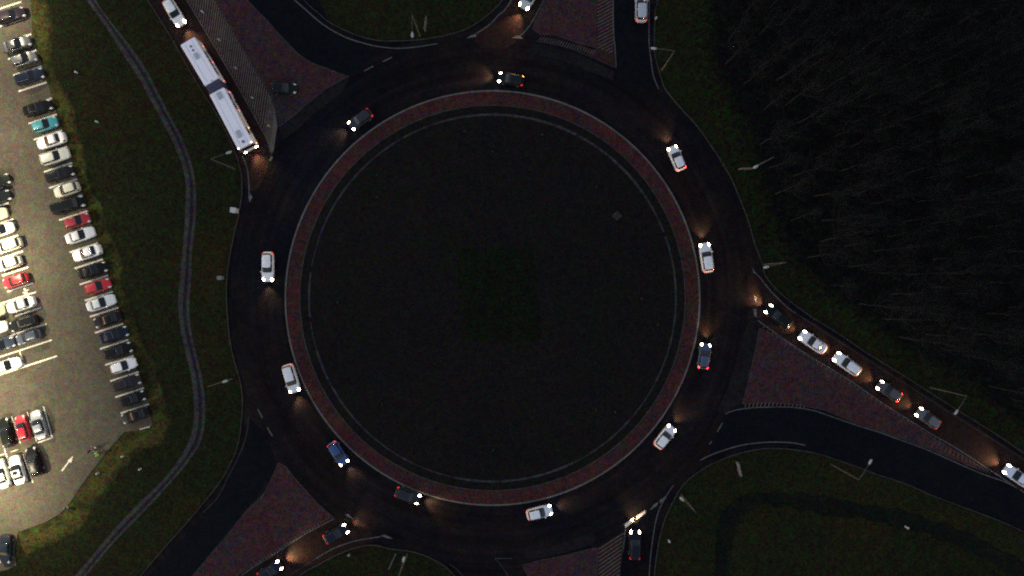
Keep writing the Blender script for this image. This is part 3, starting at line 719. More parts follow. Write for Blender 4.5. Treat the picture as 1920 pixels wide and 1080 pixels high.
for a in [
 ('wagon', 18, 28, RT, (.022, .016, .026), 'dark purplish wagon at the top corner of the car park, nose to the lawn', 0),
 ('sedan', 29, 82, RT, (.055, .055, .065), 'dark grey sedan with shiny bonnet below the empty bay in the top corner', .4),
 ('hatch', 43, 110, RT, (.13, .13, .14), 'grey hatchback parked between the dark grey sedan and the navy wagon', .4),
 ('wagon', 53, 143, RT, NAVY, 'navy wagon parked just above an empty bay, next to the grey hatchback', 0),
 ('sedan', 69, 202, RT, BLACK, 'black sedan parked directly above the teal hatchback', 0),
 ('hatch', 82, 233, RT, TEAL, 'teal blue hatchback, the only one in the car park', 0),
 ('sedan', 94, 263, LT, WHITE, 'white sedan backed in directly below the teal hatchback', 0),
 ('wagon', 101, 293, RT, (.55, .54, .50), 'silver cream wagon with dark rear, parked below the backed-in white sedan', 0),
 ('wagon', 110, 326, RT, (.013, .012, .017), 'black wagon parked between the silver cream wagon and the small cream hatchback', 0),
 ('hatch', 123, 355, LT, (.60, .57, .46), 'small cream hatchback backed in beside the big black van', 0),
 ('van', 128, 385, RT, (.009, .012, .013), 'big black van sticking out of its bay above the dark red hatchback', 0),
 ('hatch', 143, 414, RT, (.28, .010, .020), 'dark red hatchback squeezed between the big black van and a silver sedan', 0),
 ('sedan', 149, 441, RT, (.66, .66, .70), 'silver white sedan, nose to the lawn, below the dark red hatchback', .1),
 ('sedan', 161, 474, LT, WHITE, 'white sedan backed in below the silver white sedan, above a black sedan', 0),
 ('sedan', 172, 507, RT, BLACK, 'black sedan with shiny bonnet just above the bright red hatchback', 0),
 ('hatch', 182, 537, RT, (.40, .010, .020), 'bright red hatchback in the row along the lawn, above a silver one', 0),
 ('sedan', 188, 568, RT, (.62, .64, .68), 'silver sedan directly below the bright red hatchback along the lawn', .1),
 ('sedan', 201, 599, LT, (.009, .008, .011), 'black sedan backed in directly below the silver sedan', 0),
 ('sedan', 212, 628, RT, NAVY, 'dark navy sedan two bays above the white hatchback on the lawn row', 0),
 ('wagon', 219, 658, RT, (.009, .010, .012), 'black wagon parked directly above the white hatchback in the lower lawn row', 0),
 ('hatch', 230, 686, RT, WHITE, 'white hatchback among dark cars at the lower end of the lawn row', 0),
 ('wagon', 235, 718, RT, (.030, .026, .030), 'dark brown grey wagon directly below the white hatchback on the lawn row', .3),
 ('hatch', 247, 748, RT, (.010, .010, .011), 'black hatchback second from the lower end of the lawn row', 0),
 ('sedan', 253, 779, LT, (.009, .009, .013), 'black sedan backed in at the lowest end of the lawn row', 0),
]:
    car(a[0], a[1], a[2], *a[3], a[4], a[5], group=GE, metal=a[6])
GI = 'cars parked in the inner rows'
for a in [
 ('sedan', -10, 341, RT, (.010, .014, .012), 'dark green car cut by the photo edge, highest of the inner row', (), 0),
 ('wagon', -9, 372, RT, (.012, .014, .016), 'black wagon at the photo edge between the dark green and cream cars', (), 0),
 ('hatch', -12, 404, RT, (.62, .56, .36), 'cream yellow hatchback at the photo edge above a white hatchback', (), 0),
 ('hatch', 1, 431, RT, (.74, .75, .74), 'white hatchback with dark windscreen directly above the pale cream wagon', (), 0),
 ('wagon', 11, 461, LT, (.74, .72, .60), 'pale cream wagon between two white hatchbacks in the inner row', (), 0),
 ('hatch', 14, 494, LT, (.78, .77, .72), 'white hatchback directly above the red hatchback in the inner row', (), 0),
 ('hatch', 27, 526, LT, (.46, .012, .020), 'red hatchback in the inner row above the painted wheelchair bay', (), 0),
 ('sedan', 37, 571, LT, (.72, .73, .72), 'white sedan directly below the painted wheelchair bay', (), 0),
 ('wagon', 43, 606, LT, (.011, .012, .013), 'black wagon with silver roof rails above the slate blue hatchback', ('rails',), 0),
 ('hatch', 52, 632, LT, (.050, .062, .090), 'slate blue hatchback beside the empty marked bay', (), .2),
 ('hatch', -17, 586, RT, (.46, .50, .25), 'lime green hatchback nose to nose with the white sedan at photo edge', (), 0),
 ('hatch', -12, 617, RT, (.70, .74, .62), 'pale white hatchback at the photo edge facing the black railed wagon', (), 0),
 ('sedan', -1, 648, RT, (.020, .030, .055), 'dark blue sedan at the photo edge facing the slate blue hatchback', (), .2),
 ('sedan', 11, 686, RT, (.78, .76, .78), 'white sedan at the photo edge beside the last long line, below a blue sedan', (), 0),
]:
    car(a[0], a[1], a[2], *a[3], a[4], a[5], group=GI, extra=a[6], metal=a[7])
UP = (-16.5, -55)
for a in [
 ('sedan', 71, 797, UP, (.33, .34, .37), 'silver grey sedan in the end bay beside the red hatchback', (), .4),
 ('hatch', 41, 803, UP, (.44, .010, .025), 'red hatchback between the silver grey sedan and a black car', (), 0),
 ('wagon', 10, 812, UP, (.010, .012, .011), 'black wagon left of the red hatchback in the end block', (), 0),
 ('wagon', 62, 866, UP, (.010, .009, .011), 'black wagon behind the silver grey sedan at the end block corner', (), 0),
 ('sedan', 31, 882, UP, (.74, .75, .74), 'white sedan with dark sunroof beside the black end wagon', ('sunroof',), 0),
 ('sedan', 1, 889, UP, (.74, .76, .68), 'white sedan at the photo edge left of the one with a sunroof', (), 0),
 ('sedan', 8, 1031, (-3, 60), (.018, .026, .038), 'dark blue sedan alone in the bottom corner beside the grass', (), .2),
]:
    car(a[0], a[1], a[2], *a[3], a[4], a[5], group='cars parked in the end block', extra=a[6], metal=a[7])
# cars on the roads
GR = 'cars driving on the roundabout and its arms'
def drive(kind, px, py, dx, dy, col, label, **kw): return car(kind, px, py, dx, dy, col, label, group=GR, name='driving_car', on=True, **kw)
drive('wagon', 325, 22, 37, 60, (.80, .79, .82), 'white wagon with lit headlights following the long bus', beam=1.4)
drive('suv', 994, -9, -13, 22, (.45, .47, .50), 'pale off-road car with lit headlights entering from the top lane', beam=1.6, cat='car')
drive('suv', 1203, 13, 0, -50, (.40, .41, .48), 'dusty pale off-road car with red tail lights leaving along the top exit', beam=.5)
car('hatch', 531, 165, 47, 1, (.008, .012, .015), 'black hatchback with lights off standing on the red paved island', group=None, z=.085)
drive('hatch', 958, 147.5, -47, -8, (.012, .015, .019), 'dark hatchback with amber indicator passing above the central island', tail_r=M['amber_on'], beam=1.2)
drive('hatch', 675, 223, -36, 26, (.030, .035, .046), 'dark grey hatchback on the upper left curve of the roundabout', beam=1.0)
drive('hatch', 1269.5, 296, -18, -42, (.74, .75, .80), 'white hatchback circling near the dark wood, top right of the ring', tail=M['tail_brake'], beam=1.2)
drive('wagon', 1325.5, 483, -7, -47, (.76, .76, .80), 'white wagon driving up the right side of the ring', beam=1.2)
drive('hatch', 1321.5, 668, 6, -47, (.036, .058, .115), 'blue grey hatchback on the right side of the ring with red tail lights', tail=M['tail_brake'], beam=1.0)
drive('hatch', 1247.5, 820, 29, -37, (.76, .76, .82), 'white hatchback at the lower right of the ring heading for the exit', beam=1.2)
drive('hatch', 1011.5, 962, 48, -12, (.74, .75, .82), 'white hatchback driving along the bottom of the ring', beam=.7)
drive('hatch', 764, 930, 36, 14, (.022, .027, .036), 'dark hatchback close to the apron at the bottom left of the ring', beam=1.5)
drive('hatch', 633, 851, 21, 32, (.016, .055, .20), 'blue hatchback with lit headlights at the lower left of the ring', beam=1.0)
drive('suv', 545, 710, 14, 46, (.72, .72, .76), 'white off-road car with one tail light seen, left side of the ring', beam=1.4)
drive('wagon', 501, 500, 0, 50, (.78, .78, .80), 'white wagon driving down the far left side of the ring', beam=1.0)
drive('hatch', 629, 1002, 44, -23, (.012, .016, .028), 'dark blue black hatchback entering from the lower left lane', beam=1.0)
drive('hatch', 505, 1072, 42, -26, (.014, .018, .036), 'dark navy hatchback second in the lower left lane, lighting the road', beam=3.0)
drive('wagon', 1461, 594, -42, -33, (.008, .010, .011), 'black wagon waiting first in the queue at the give way line', tail=M['tail_off'], beam=1.6)
drive('sedan', 1525.5, 642, -45, -31, (.74, .74, .80), 'white sedan second in the queue behind the black wagon', beam=.7)
drive('wagon', 1590, 683, -45, -32, (.72, .75, .82), 'pale silver wagon third in the queue, behind the white sedan', beam=.6)
drive('hatch', 1669, 734, -44, -29, (.055, .045, .055), 'dark grey hatchback with bright brake lights fourth in the queue', tail=M['tail_brake'], beam=.8)
drive('hatch', 1742, 785, -43, -30, (.085, .085, .105), 'mid grey hatchback fifth in the queue behind the braking car', beam=.9)
drive('sedan', 1910, 894, -44, -30, (.62, .66, .80), 'pale blue white sedan at the photo edge, last in the queue lane', beam=1.4)
drive('wagon', 1191, 1023, 1, -52, (.010, .012, .022), 'dark wagon waiting at the white give way blocks below the ring', beam=1.6)

# ------------------------------------------------------------------ articulated bus
def bus():
    zr = 3.05
    f_r, f_f = P(406, 170.5, zr), P(460, 274, zr)
    r_r, r_f = P(351, 76.5, zr), P(397, 153.5, zr)
    root = empty('articulated_bus', (f_r.x, f_r.y, .012))
    tag(root, 'long white articulated bus with grey roof units in the upper left lane', 'bus')
    wd = 2.46
    def frame(a, b):
        d = b - a; return math.atan2(d.y, d.x), Vector((d.x, d.y, 0)).length
    def sec(nm, a, b, front):
        ang, ln = frame(a, b)
        loc = Vector((a.x - f_r.x, a.y - f_r.y, 0))
        def put(o): o.location = loc; o.rotation_euler = (0, 0, ang); o.parent = root; return o
        shell = MB().box((ln / 2, 0, 1.68), (ln, wd, 2.74), 0, .10)
        put(shell.build(nm, M['buswhite'], root))
        put(MB().box((ln / 2, 0, .28), (ln - .3, wd - .12, .2)).build('underframe', M['plastic'], root))
        # side windows, both sides, each pane its own part
        npan = int((ln - 1.2) / 1.45)
        for sy in (1, -1):
            for i in range(npan):
                lit = random.random() < .45
                x = .75 + i * 1.45 + .62
                put(MB().box((x, sy * (wd / 2 + .004), 2.05), (1.28, .02, 1.0), 0, .0).build('side_window', M['bus_lit'] if lit else M['glass'], root))
            put(MB().box((ln / 2, sy * (wd / 2 + .004), .62), (ln - .5, .02, .10)).build('side_stripe', M['roofgrey'], root))
        for x in ((ln - 2.6, 1.9) if front else (1.9,)):
            for sy in (1, -1):
                w = put(MB().tube([(x, sy * (wd / 2 - .30), .48), (x, sy * (wd / 2 + .012), .48)], .47, 20).build('wheel', M['tyre'], root))
                MB().tube([(x, sy * (wd / 2 + .012), .48), (x, sy * (wd / 2 + .022), .48)], [.27, .22], 14).build('rim', M['rim'], w)
        # fine seams along the roof
        for y in (.62, -.62):
            put(MB().box((ln / 2, y, zr + .006), (ln - .6, .03, .02)).build('roof_seam', M['roofgrey'], root))
        for x in ([ln * k for k in (.02, .36, .68, .96)] if front else [ln * k for k in (.12, .52, .98)]):
            put(MB().box((x, wd / 2 + .02, .98), (.16, .05, .10)).build('side_marker', M['marker_red'] if (x < ln * .5 or not front) else M['amber_on'], root))
        return put, ln
    # front section
    put, ln = sec('front_section', f_r, f_f, True)
    for x, y, a, b in ((.85, .05, .62, .42), (ln - 2.1, -.05, .62, .42)):
        mb_ = MB().box((x, y, zr + .06), (a * 2, b * 2, .14), 0, .18); put(mb_.build('roof_unit', M['roofgrey'], root))
    put(MB().tube([(ln - .75, .05, zr), (ln - .75, .05, zr + .1)], .22, 14).build('roof_vent', M['roofdark'], root))
    put(MB().box((ln + .005, 0, 1.95), (.03, wd - .25, 1.35)).build('windshield', M['glass'], root))
    put(MB().box((ln + .03, 0, .72), (.12, wd - .05, .5), 0, .05).build('bumper', M['buswhite'], root))
    for sy in (1, -1):
        put(MB().ball((ln + .06, sy * (wd / 2 - .28), .78), (.12, .26, .14)).build('headlight', M['head_on'], root))
        put(MB().ball((ln - .12, sy * (wd / 2 - .14), zr + .04), (.07, .10, .06)).build('marker_light', M['marker_white'], root))
        put(MB().tube([(ln - .05, sy * (wd / 2 - .05), 2.75), (ln + .28, sy * (wd / 2 + .1), 2.6), (ln + .28, sy * (wd / 2 + .1), 2.2)], [.03, .05, .09], 6).build('mirror', M['plastic'], root))
    for x in (1.2, 4.6, ln - .9):
        put(MB().box((x, -(wd / 2 + .02), 1.5), (1.15, .03, 2.1)).build('door', M['glass'], root))
    spot(root, put(empty('tmp_anchor')).location, 0) if False else None
    ang, _ = frame(f_r, f_f)
    sp = spot(root, (0, 0, 0), BEAM * 1.2); dirv = Vector((math.cos(ang), math.sin(ang), 0))
    sp.location = dirv * (ln + .25) + Vector((0, 0, .78)); sp.rotation_euler = (R(78), 0, ang - R(90))
    # rear section
    put, ln2 = sec('rear_section', r_r, r_f, False)
    for x, r_ in ((1.05, .17), (1.72, .17)):
        put(MB().tube([(x, .05, zr), (x, .05, zr + .1)], r_, 14).build('roof_vent', M['roofdark'], root))
    put(MB().box((2.7, .02, zr + .06), (1.1, .84, .14), 0, .2).build('roof_unit', M['roofgrey'], root))
    put(MB().box((ln2 - .12, .12, zr + .03), (.16, .3, .08)).build('roof_bracket', M['roofgrey'], root))
    for sy in (1, -1): put(MB().box((-.01, sy * (wd / 2 - .2), 1.0), (.05, .22, .5)).build('taillight', M['tail_on'], root))
    put(MB().box((-.01, 0, 2.1), (.04, wd - .5, .9)).build('rear_window', M['glass'], root))
    # bellows between the two
    a, b = r_f, f_r; mb_, rb = MB(), MB(); nfold = 9
    for i in range(nfold):
        t = (i + .5) / nfold; p = a.lerp(b, t)
        angm = frame(r_r, r_f)[0] * (1 - t) + frame(f_r, f_f)[0] * t
        tgt = rb if i in (3, 6) else mb_
        hh = 2.58 if tgt is mb_ else 2.64
        tgt.box((p.x - f_r.x, p.y - f_r.y, .35 + hh / 2), ((b - a).length / nfold * (1.15 if tgt is mb_ else .5), wd - (.12 if i % 2 else .24), hh), angm, .05)
    bo = mb_.build('bellows', M['bellows'], root); rb.build('bellows_rib', M['bellowrib'], bo)
    return root
M['bus_lit'] = mat('lit bus window', (.05, .045, .03), .1, emit=(1, .80, .48), es=.06)
bus()

# ------------------------------------------------------------------ lamp posts
def lamp(base, head, label, top=None, group='unlit street lamps beside the roads', hp=9.0, lit=0, name='street_lamp'):
    b = P(*base); t = Vector((b.x, b.y, hp)); h = P(head[0], head[1], hp + .15)
    r = empty(name, (b.x, b.y, 0)); tag(r, label, 'street lamp', group)
    MB().tube([(0, 0, 0), (0, 0, 1.0), (0, 0, 1.05), (0, 0, hp)], [.13, .13, .10, .055], 10).build('pole', M['steel'], r, True)
    d = h - t; d.z = 0; u = d.normalized(); L_ = d.length
    MB().tube([(0, 0, hp - .25), u * .25 + Vector((0, 0, hp + .02)), u * (L_ * .5) + Vector((0, 0, hp + .12)), u * (L_ - .1) + Vector((0, 0, hp + .15))], [.05, .045, .04, .04], 8).build('arm', M['steel'], r, True)
    a = math.atan2(u.y, u.x); c = u * (L_ + .25) + Vector((0, 0, hp + .16))
    v, f = [], []
    prof = [(-.42, .08, .05), (-.3, .13, .08), (0, .20, .11), (.3, .17, .09), (.42, .07, .04)]
    for x, w, hh in prof:
        for k in range(8):
            q = 2 * math.pi * k / 8; lx, ly, lz = x, w * math.cos(q), hh * math.sin(q)
            v.append((c.x + lx * math.cos(a) - ly * math.sin(a), c.y + lx * math.sin(a) + ly * math.cos(a), c.z + lz))
    for j in range(4):
        for k in range(8): f.append([j * 8 + k, j * 8 + (k + 1) % 8, j * 8 + 8 + (k + 1) % 8, j * 8 + 8 + k])
    f += [list(range(8))[::-1], [32 + k for k in range(8)]]
    hd = mesh('lamp_head', v, f, M['headgrey'], r, True)
    MB().box((c.x, c.y, c.z - .10), (.5, .22, .05), a).build('lamp_glass', M['lamp_on'] if lit else M['head_off'], hd)
    if lit:
        ld = bpy.data.lights.new('lamp_light', 'AREA'); ld.shape = 'DISK'; ld.size = .5; ld.energy = lit; ld.color = (1, .88, .56)
        lo = bpy.data.objects.new('lamp_light', ld); COL.objects.link(lo); lo.parent = r; lo.location = c - Vector((0, 0, .2))
    return r
lamp((442, 318), (426, 287), 'unlit street lamp on the verge at the front of the bus')
lamp((788, 69), (773, 62), 'unlit street lamp on the top lawn between two lanes')
lamp((1240, 132), (1229, 91), 'unlit street lamp beside the top right exit lane')
lamp((1410, 315), (1420, 311), 'unlit street lamp half hidden at the edge of the dark wood')
lamp((1432, 496), (1440, 500), 'unlit street lamp at the kerb bend below the dark wood')
lamp((1742, 726), (1795, 770), 'unlit street lamp beside the queue of cars on the right')
lamp((1557, 870), (1630, 869), 'unlit street lamp below the right exit lane, arm over the road')
lamp((1277, 927), (1281, 938), 'unlit street lamp on the lower right grass near the give way blocks')
lamp((764, 1039), (756, 1052), 'unlit street lamp on the small bottom lawn beside the lower left lane')
lamp((436, 710), (419, 716), 'unlit street lamp on the left verge between footpath and ring')
LE = 1650 * KL
GL = 'lit lamps of the car park'
for lx, ly, lk, lb in ((-170, -20, .72, 'beside the top corner'), (-170, 235, .50, 'beside the upper inner row'), (-165, 490, 1.2, 'beside the wheelchair bay'), (-170, 735, .8, 'beside the gap between the rows'), (-165, 960, 1.25, 'beside the end block')):
    lamp((lx, ly), (lx + 38, ly - 8), 'lit car park lamp just outside the photo ' + lb, group=GL, lit=LE * lk, hp=11.0)

# ------------------------------------------------------------------ signs, cabinets, posts
def board(a, b, label, hh=1.3, z0=1.0, m=None):
    pa, pb = P(*a, 1.6), P(*b, 1.6); c = (pa + pb) / 2; ang = math.atan2(pb.y - pa.y, pb.x - pa.x); L_ = (pb - pa).length
    r = empty('direction_sign', (c.x, c.y, 0), ang); tag(r, label, 'road sign', 'direction signs beside the road')
    MB().box((0, 0, z0 + hh / 2), (L_, .10, hh), 0, .02).build('panel', m or M['signgrey'], r)
    for x in (-L_ * .3, L_ * .3): MB().tube([(x, .09, 0), (x, .09, z0 + hh - .1)], .045, 8).build('post', M['steel'], r)
board((799.5, 33), (796, 57), 'thin grey sign seen edge-on beside the lamp on the top lawn')
board((1386, 316.5), (1411, 316), 'grey sign board on the verge below the dark wood edge')
board((1382.5, 866), (1388.5, 892), 'pale sign board standing on the lower right grass', m=M['greypaint'])
board((741, 1040), (730, 1065), 'grey sign board on the small bottom lawn')
def cabinet(px, py, w, d, h, rz, m, label):
    g = P(px, py, h); r = empty('utility_cabinet', (g.x, g.y, 0), rz); tag(r, label, 'cabinet')
    MB().box((0, 0, .08), (w * 1.05, d * 1.05, .16)).build('plinth', M['concrete'], r)
    MB().box((0, 0, .16 + h / 2), (w, d, h), 0, .03).build('body', m, r)
    MB().box((0, 0, .16 + h + .02), (w * 1.1, d * 1.12, .06), 0, .02).build('roof', m, r)
    dr = MB().box((0, -d / 2 - .012, .16 + h / 2), (w * .86, .02, h * .85)).build('door', m, r)
    MB().box((w * .3, -d / 2 - .03, .16 + h / 2), (.03, .03, .15)).build('handle', M['plastic'], dr)
cabinet(437.5, 394, .80, .72, 1.2, R(-6), M['whitepaint'], 'white metal cabinet on the left verge close to the kerb')
cabinet(412, 521, .62, .55, 1.0, R(3), M['greypaint'], 'grey metal cabinet on the left verge beside the footpath')
def slab_thing(px, py, w, d, rz, label, z):
    g = P(px, py); r = empty('manhole_slab', (g.x, g.y, z), rz); tag(r, label, 'manhole cover')
    MB().box((0, 0, .05), (w, d, .16), 0, .02).build('slab', M['concrete'], r)
    MB().tube([(.12, -.06, .13), (.12, -.06, .15)], .38, 16).build('cover', M['brick'], r)
slab_thing(1156, 405, 1.15, 1.1, R(42), 'square concrete slab with round cover on the central grass', dome(math.hypot(1156 - CX, 405 - CY) / S))
for i, (px, py) in enumerate([(871, 247), (1017, 253), (924, 285), (1118, 350), (707, 328), (707, 370), (1203, 560), (1233, 608), (634, 567), (1117, 768), (1153, 772), (717, 758), (925, 843)]):
    g = P(px, py); rr = math.hypot(px - CX, py - CY) / S
    r = empty('marker_stone', (g.x, g.y, dome(rr)), random.uniform(0, 6)); tag(r, 'small three-sided pale stone marker set in the central grass', 'marker stone', 'pale stones on the central island')
    v = [(.30, 0, -.05), (-.2, .24, -.05), (-.2, -.24, -.05), (.14, 0, .28), (-.08, .1, .28), (-.08, -.1, .28)]
    mesh('stone', v, [[0, 2, 1], [3, 4, 5], [0, 1, 4, 3], [1, 2, 5, 4], [2, 0, 3, 5]], M['concrete'], r)
def post(px, py, name, label, cat, group, m, h=.9, rad=.09, z=0, cap=None):
    g = P(px, py, h); r = empty(name, (g.x, g.y, z)); tag(r, label, cat, group)
    MB().tube([(0, 0, 0), (0, 0, h * .92), (0, 0, h)], [rad, rad * .95, rad * .6], 10).build('post', m, r, False)
    MB().tube([(0, 0, h * .70), (0, 0, h * .82)], rad * 1.06, 10).build('band', cap or M['reflective'], r)
for px, py in ((377, 20), (408.5, 73), (440, 126), (471, 182), (502, 235)):
    post(px, py, 'bollard', 'pale bollard on the hatched strip beside the bus lane', 'bollard', 'bollards on the hatched strip', M['headgrey'], .9, .11, .05)
for px, py, lb in ((140, 134, 'small white garden post on the lawn beside the upper car row'), (179, 227, 'small white garden post on the lawn level with the teal hatchback'), (227, 857, 'small pale post on the grass right of the motorcycle'), (260, 881, 'small pale post between the motorcycle and the footpath'), (180, 889, 'small dim post on the grass below the motorcycle')):
    post(px, py, 'garden_post', lb, 'post', 'small posts on the lawn', M['whitepaint'], .7, .13)
for px, py, lb in ((1231, 32, 'white reflector post beside the top right exit lane'), (1256, 1017, 'white reflector post on the grass beside the bottom lane'), (1704, 991, 'white reflector post alone on the lower right grass'), (653, 1043, 'thin pale post on the small bottom lawn')):
    post(px, py, 'marker_post', lb, 'marker post', 'reflector posts on the verges', M['whitepaint'] if px != 653 else M['greypaint'], .9, .14)
g = P(127.5, 951); r = empty('litter_bin', (g.x, g.y, 0)); tag(r, 'pale litter bin at the lower corner of the car park', 'litter bin')
MB().tube([(0, 0, 0), (0, 0, .75), (0, 0, .8)], [.2, .24, .26], 14).build('body', M['headgrey'], r); MB().tube([(0, 0, .8), (0, 0, .9), (0, 0, .95)], [.27, .22, .1], 14).build('lid', M['plastic'], r)

# ------------------------------------------------------------------ motorcycle and the person beside it
def motorbike(px, py, dx, dy):
    g = P(px, py, .5); r = empty('motorcycle', (g.x, g.y, .006), math.atan2(-dy, dx))
    tag(r, 'dark motorcycle with two small mirrors standing at the car park edge', 'motorcycle')
    for x in (.72, -.70):
        n = 22; v = []; f = []
        for i in range(n):
            a = 2 * math.pi * i / n
            for j in range(8):
                q = 2 * math.pi * j / 8; rr = .27 + .055 * math.cos(q); v.append((x + rr * math.cos(a), .06 * math.sin(q), .32 + rr * math.sin(a)))
        for i in range(n):
            for j in range(8): f.append([i * 8 + j, i * 8 + (j + 1) % 8, (i + 1) % n * 8 + (j + 1) % 8, (i + 1) % n * 8 + j])
        w = mesh('wheel', v, f, M['tyre'], r, True)
        sp_ = MB()
        for q in range(6): sp_.tube([(x, 0, .32), (x + .25 * math.cos(q * 1.047), 0, .32 + .25 * math.sin(q * 1.047))], .012, 5)
        sp_.build('rim', M['rim'], w)
    MB().box((0, 0, .45), (.55, .26, .36), 0, .06).build('engine', M['greypaint'], r)
    MB().ball((.18, 0, .80), (.32, .17, .14)).build('fuel_tank', mat('motorcycle red', (.10, .01, .012), .3), r)
    MB().box((-.38, 0, .80), (.70, .26, .12), 0, .05).build('seat', M['plastic'], r)
    MB().box((-.72, 0, .98), (.36, .38, .30), 0, .06).build('top_box', M['plastic'], r)
    for sy in (1, -1):
        MB().tube([(.72, sy * .09, .32), (.50, sy * .09, .95)], .03, 8).build('fork', M['rim'], r)
        MB().tube([(.42, sy * .2, 1.02), (.36, sy * .42, 1.2)], .012, 6).build('mirror_stalk', M['plastic'], r)
        MB().ball((.36, sy * .44, 1.22), (.03, .10, .07)).build('mirror', M['head_off'], r)
    MB().tube([(.36, -.38, 1.0), (.46, -.2, 1.02), (.48, 0, 1.0), (.46, .2, 1.02), (.36, .38, 1.0)], .018, 6).build('handlebar', M['plastic'], r)
    MB().ball((.62, 0, .86), (.12, .14, .12)).build('headlight', M['head_off'], r)
    MB().tube([(.1, -.17, .28), (-.5, -.22, .34), (-.85, -.22, .42)], [.04, .05, .05], 8).build('exhaust', M['rim'], r)
    return r
mot = motorbike(175, 842, 26, -15)
def skinned(name, pts, edges, rads, m, parent, lvl=1):
    me = bpy.data.meshes.new(name); me.from_pydata(pts, edges, []); me.update()
    o = bpy.data.objects.new(name, me); COL.objects.link(o); o.parent = parent
    sk = o.modifiers.new('skin', 'SKIN')
    for i, rr in enumerate(rads): me.skin_vertices[0].data[i].radius = (rr, rr) if not hasattr(rr, '__len__') else rr
    me.skin_vertices[0].data[0].use_root = True
    sb = o.modifiers.new('sub', 'SUBSURF'); sb.levels = sb.render_levels = lvl
    me.materials.append(m)
    bpy.context.view_layer.update()
    dg = bpy.context.evaluated_depsgraph_get(); nm = bpy.data.meshes.new_from_object(o.evaluated_get(dg))
    o.modifiers.clear(); o.data = nm
    nm.polygons.foreach_set('use_smooth', [True] * len(nm.polygons))
    if not nm.materials: nm.materials.append(m)
    return o
def person(px, py, dx, dy):
    g = P(px, py, 1.4); r = empty('person', (g.x, g.y, .006), math.atan2(-dy, dx))
    tag(r, 'person in a lime high visibility jacket holding the motorcycle handlebar', 'person')
    # facing +x; the machine is on the left (+y)
    pts = [(0, 0, .95), (.03, 0, 1.15), (.08, 0, 1.38), (.11, 0, 1.50), (.14, 0, 1.56),
           (.0, .10, .90), (.05, .11, .50), (-.02, .11, .09), (.12, .12, .05),
           (.0, -.10, .90), (.10, -.11, .50), (-.06, -.11, .10), (.08, -.12, .05),
           (.09, .20, 1.42), (.20, .30, 1.18), (.42, .34, 1.10), (.50, .35, 1.08),
           (.09, -.20, 1.42), (.24, -.24, 1.17), (.44, -.06, 1.08), (.50, -.01, 1.07),
           (.16, 0, 1.66), (.17, 0, 1.76)]
    ed = [(0, 1), (1, 2), (2, 3), (3, 4), (0, 5), (5, 6), (6, 7), (7, 8), (0, 9), (9, 10), (10, 11), (11, 12), (2, 13), (13, 14), (14, 15), (15, 16), (2, 17), (17, 18), (18, 19), (19, 20), (4, 21), (21, 22)]
    ra = [(.15, .12), (.15, .11), (.17, .12), .08, .06, .095, .065, .045, .045, .095, .065, .045, .045, .075, .05, .036, .03, .075, .05, .036, .03, .095, .08]
    body = skinned('body', pts, ed, ra, M['skin'], r)
    # fingers closing on the bar
    for side, wr in ((1, Vector((.50, .35, 1.08))), (-1, Vector((.50, -.01, 1.07)))):
        fb = MB()
        for k in range(4):
            y = wr.y + (k - 1.5) * .021; l_ = (.075, .085, .08, .065)[k]
            fb.tube([(wr.x, y, wr.z), (wr.x + l_ * .6, y, wr.z + .005), (wr.x + l_ * .8, y, wr.z - .025), (wr.x + l_ * .55, y, wr.z - .045)], [.011, .010, .009, .008], 6)
        fb.tube([(wr.x - .01, wr.y - side * .035, wr.z), (wr.x + .03, wr.y - side * .055, wr.z - .015), (wr.x + .055, wr.y - side * .04, wr.z - .03)], [.012, .011, .009], 6)
        fb.build('glove', M['plastic'], r)
    jk = skinned('jacket', [(-.0, 0, .80), (.01, 0, .95), (.03, 0, 1.15), (.08, 0, 1.38), (.10, 0, 1.49), (.09, .205, 1.42), (.20, .305, 1.18), (.40, .338, 1.105), (.09, -.205, 1.42), (.24, -.245, 1.17), (.42, -.08, 1.09)],
                 [(0, 1), (1, 2), (2, 3), (3, 4), (3, 5), (5, 6), (6, 7), (3, 8), (8, 9), (9, 10)], [(.21, .175), (.20, .165), (.185, .145), (.20, .15), .10, .098, .07, .055, .098, .07, .055], M['hivis'], r)
    MB().tube([(.033, 0, 1.08), (.037, 0, 1.13)], .178, 16).build('jacket_band', M['reflective'], jk)
    skinned('trousers', [(0, 0, .98), (0, .10, .88), (.05, .11, .50), (-.02, .11, .05), (0, -.10, .88), (.10, -.11, .50), (-.06, -.11, .06)], [(0, 1), (1, 2), (2, 3), (0, 4), (4, 5), (5, 6)], [(.15, .12), .112, .082, .065, .112, .082, .065], M['darkcloth'], r)
    for y, x in ((.115, .04), (-.115, .0)): MB().ball((x, y, .05), (.15, .055, .06)).build('shoe', M['plastic'], r)
    MB().ball((.165, 0, 1.72), (.14, .125, .15), 14, 10).build('helmet', M['darkcloth'], r)
    fc = MB()
    fc.box((.285, 0, 1.72), (.03, .17, .09), 0, .01)
    fc.build('visor', M['glass'], r)
    return r
person(178, 853.5, 26, -15)

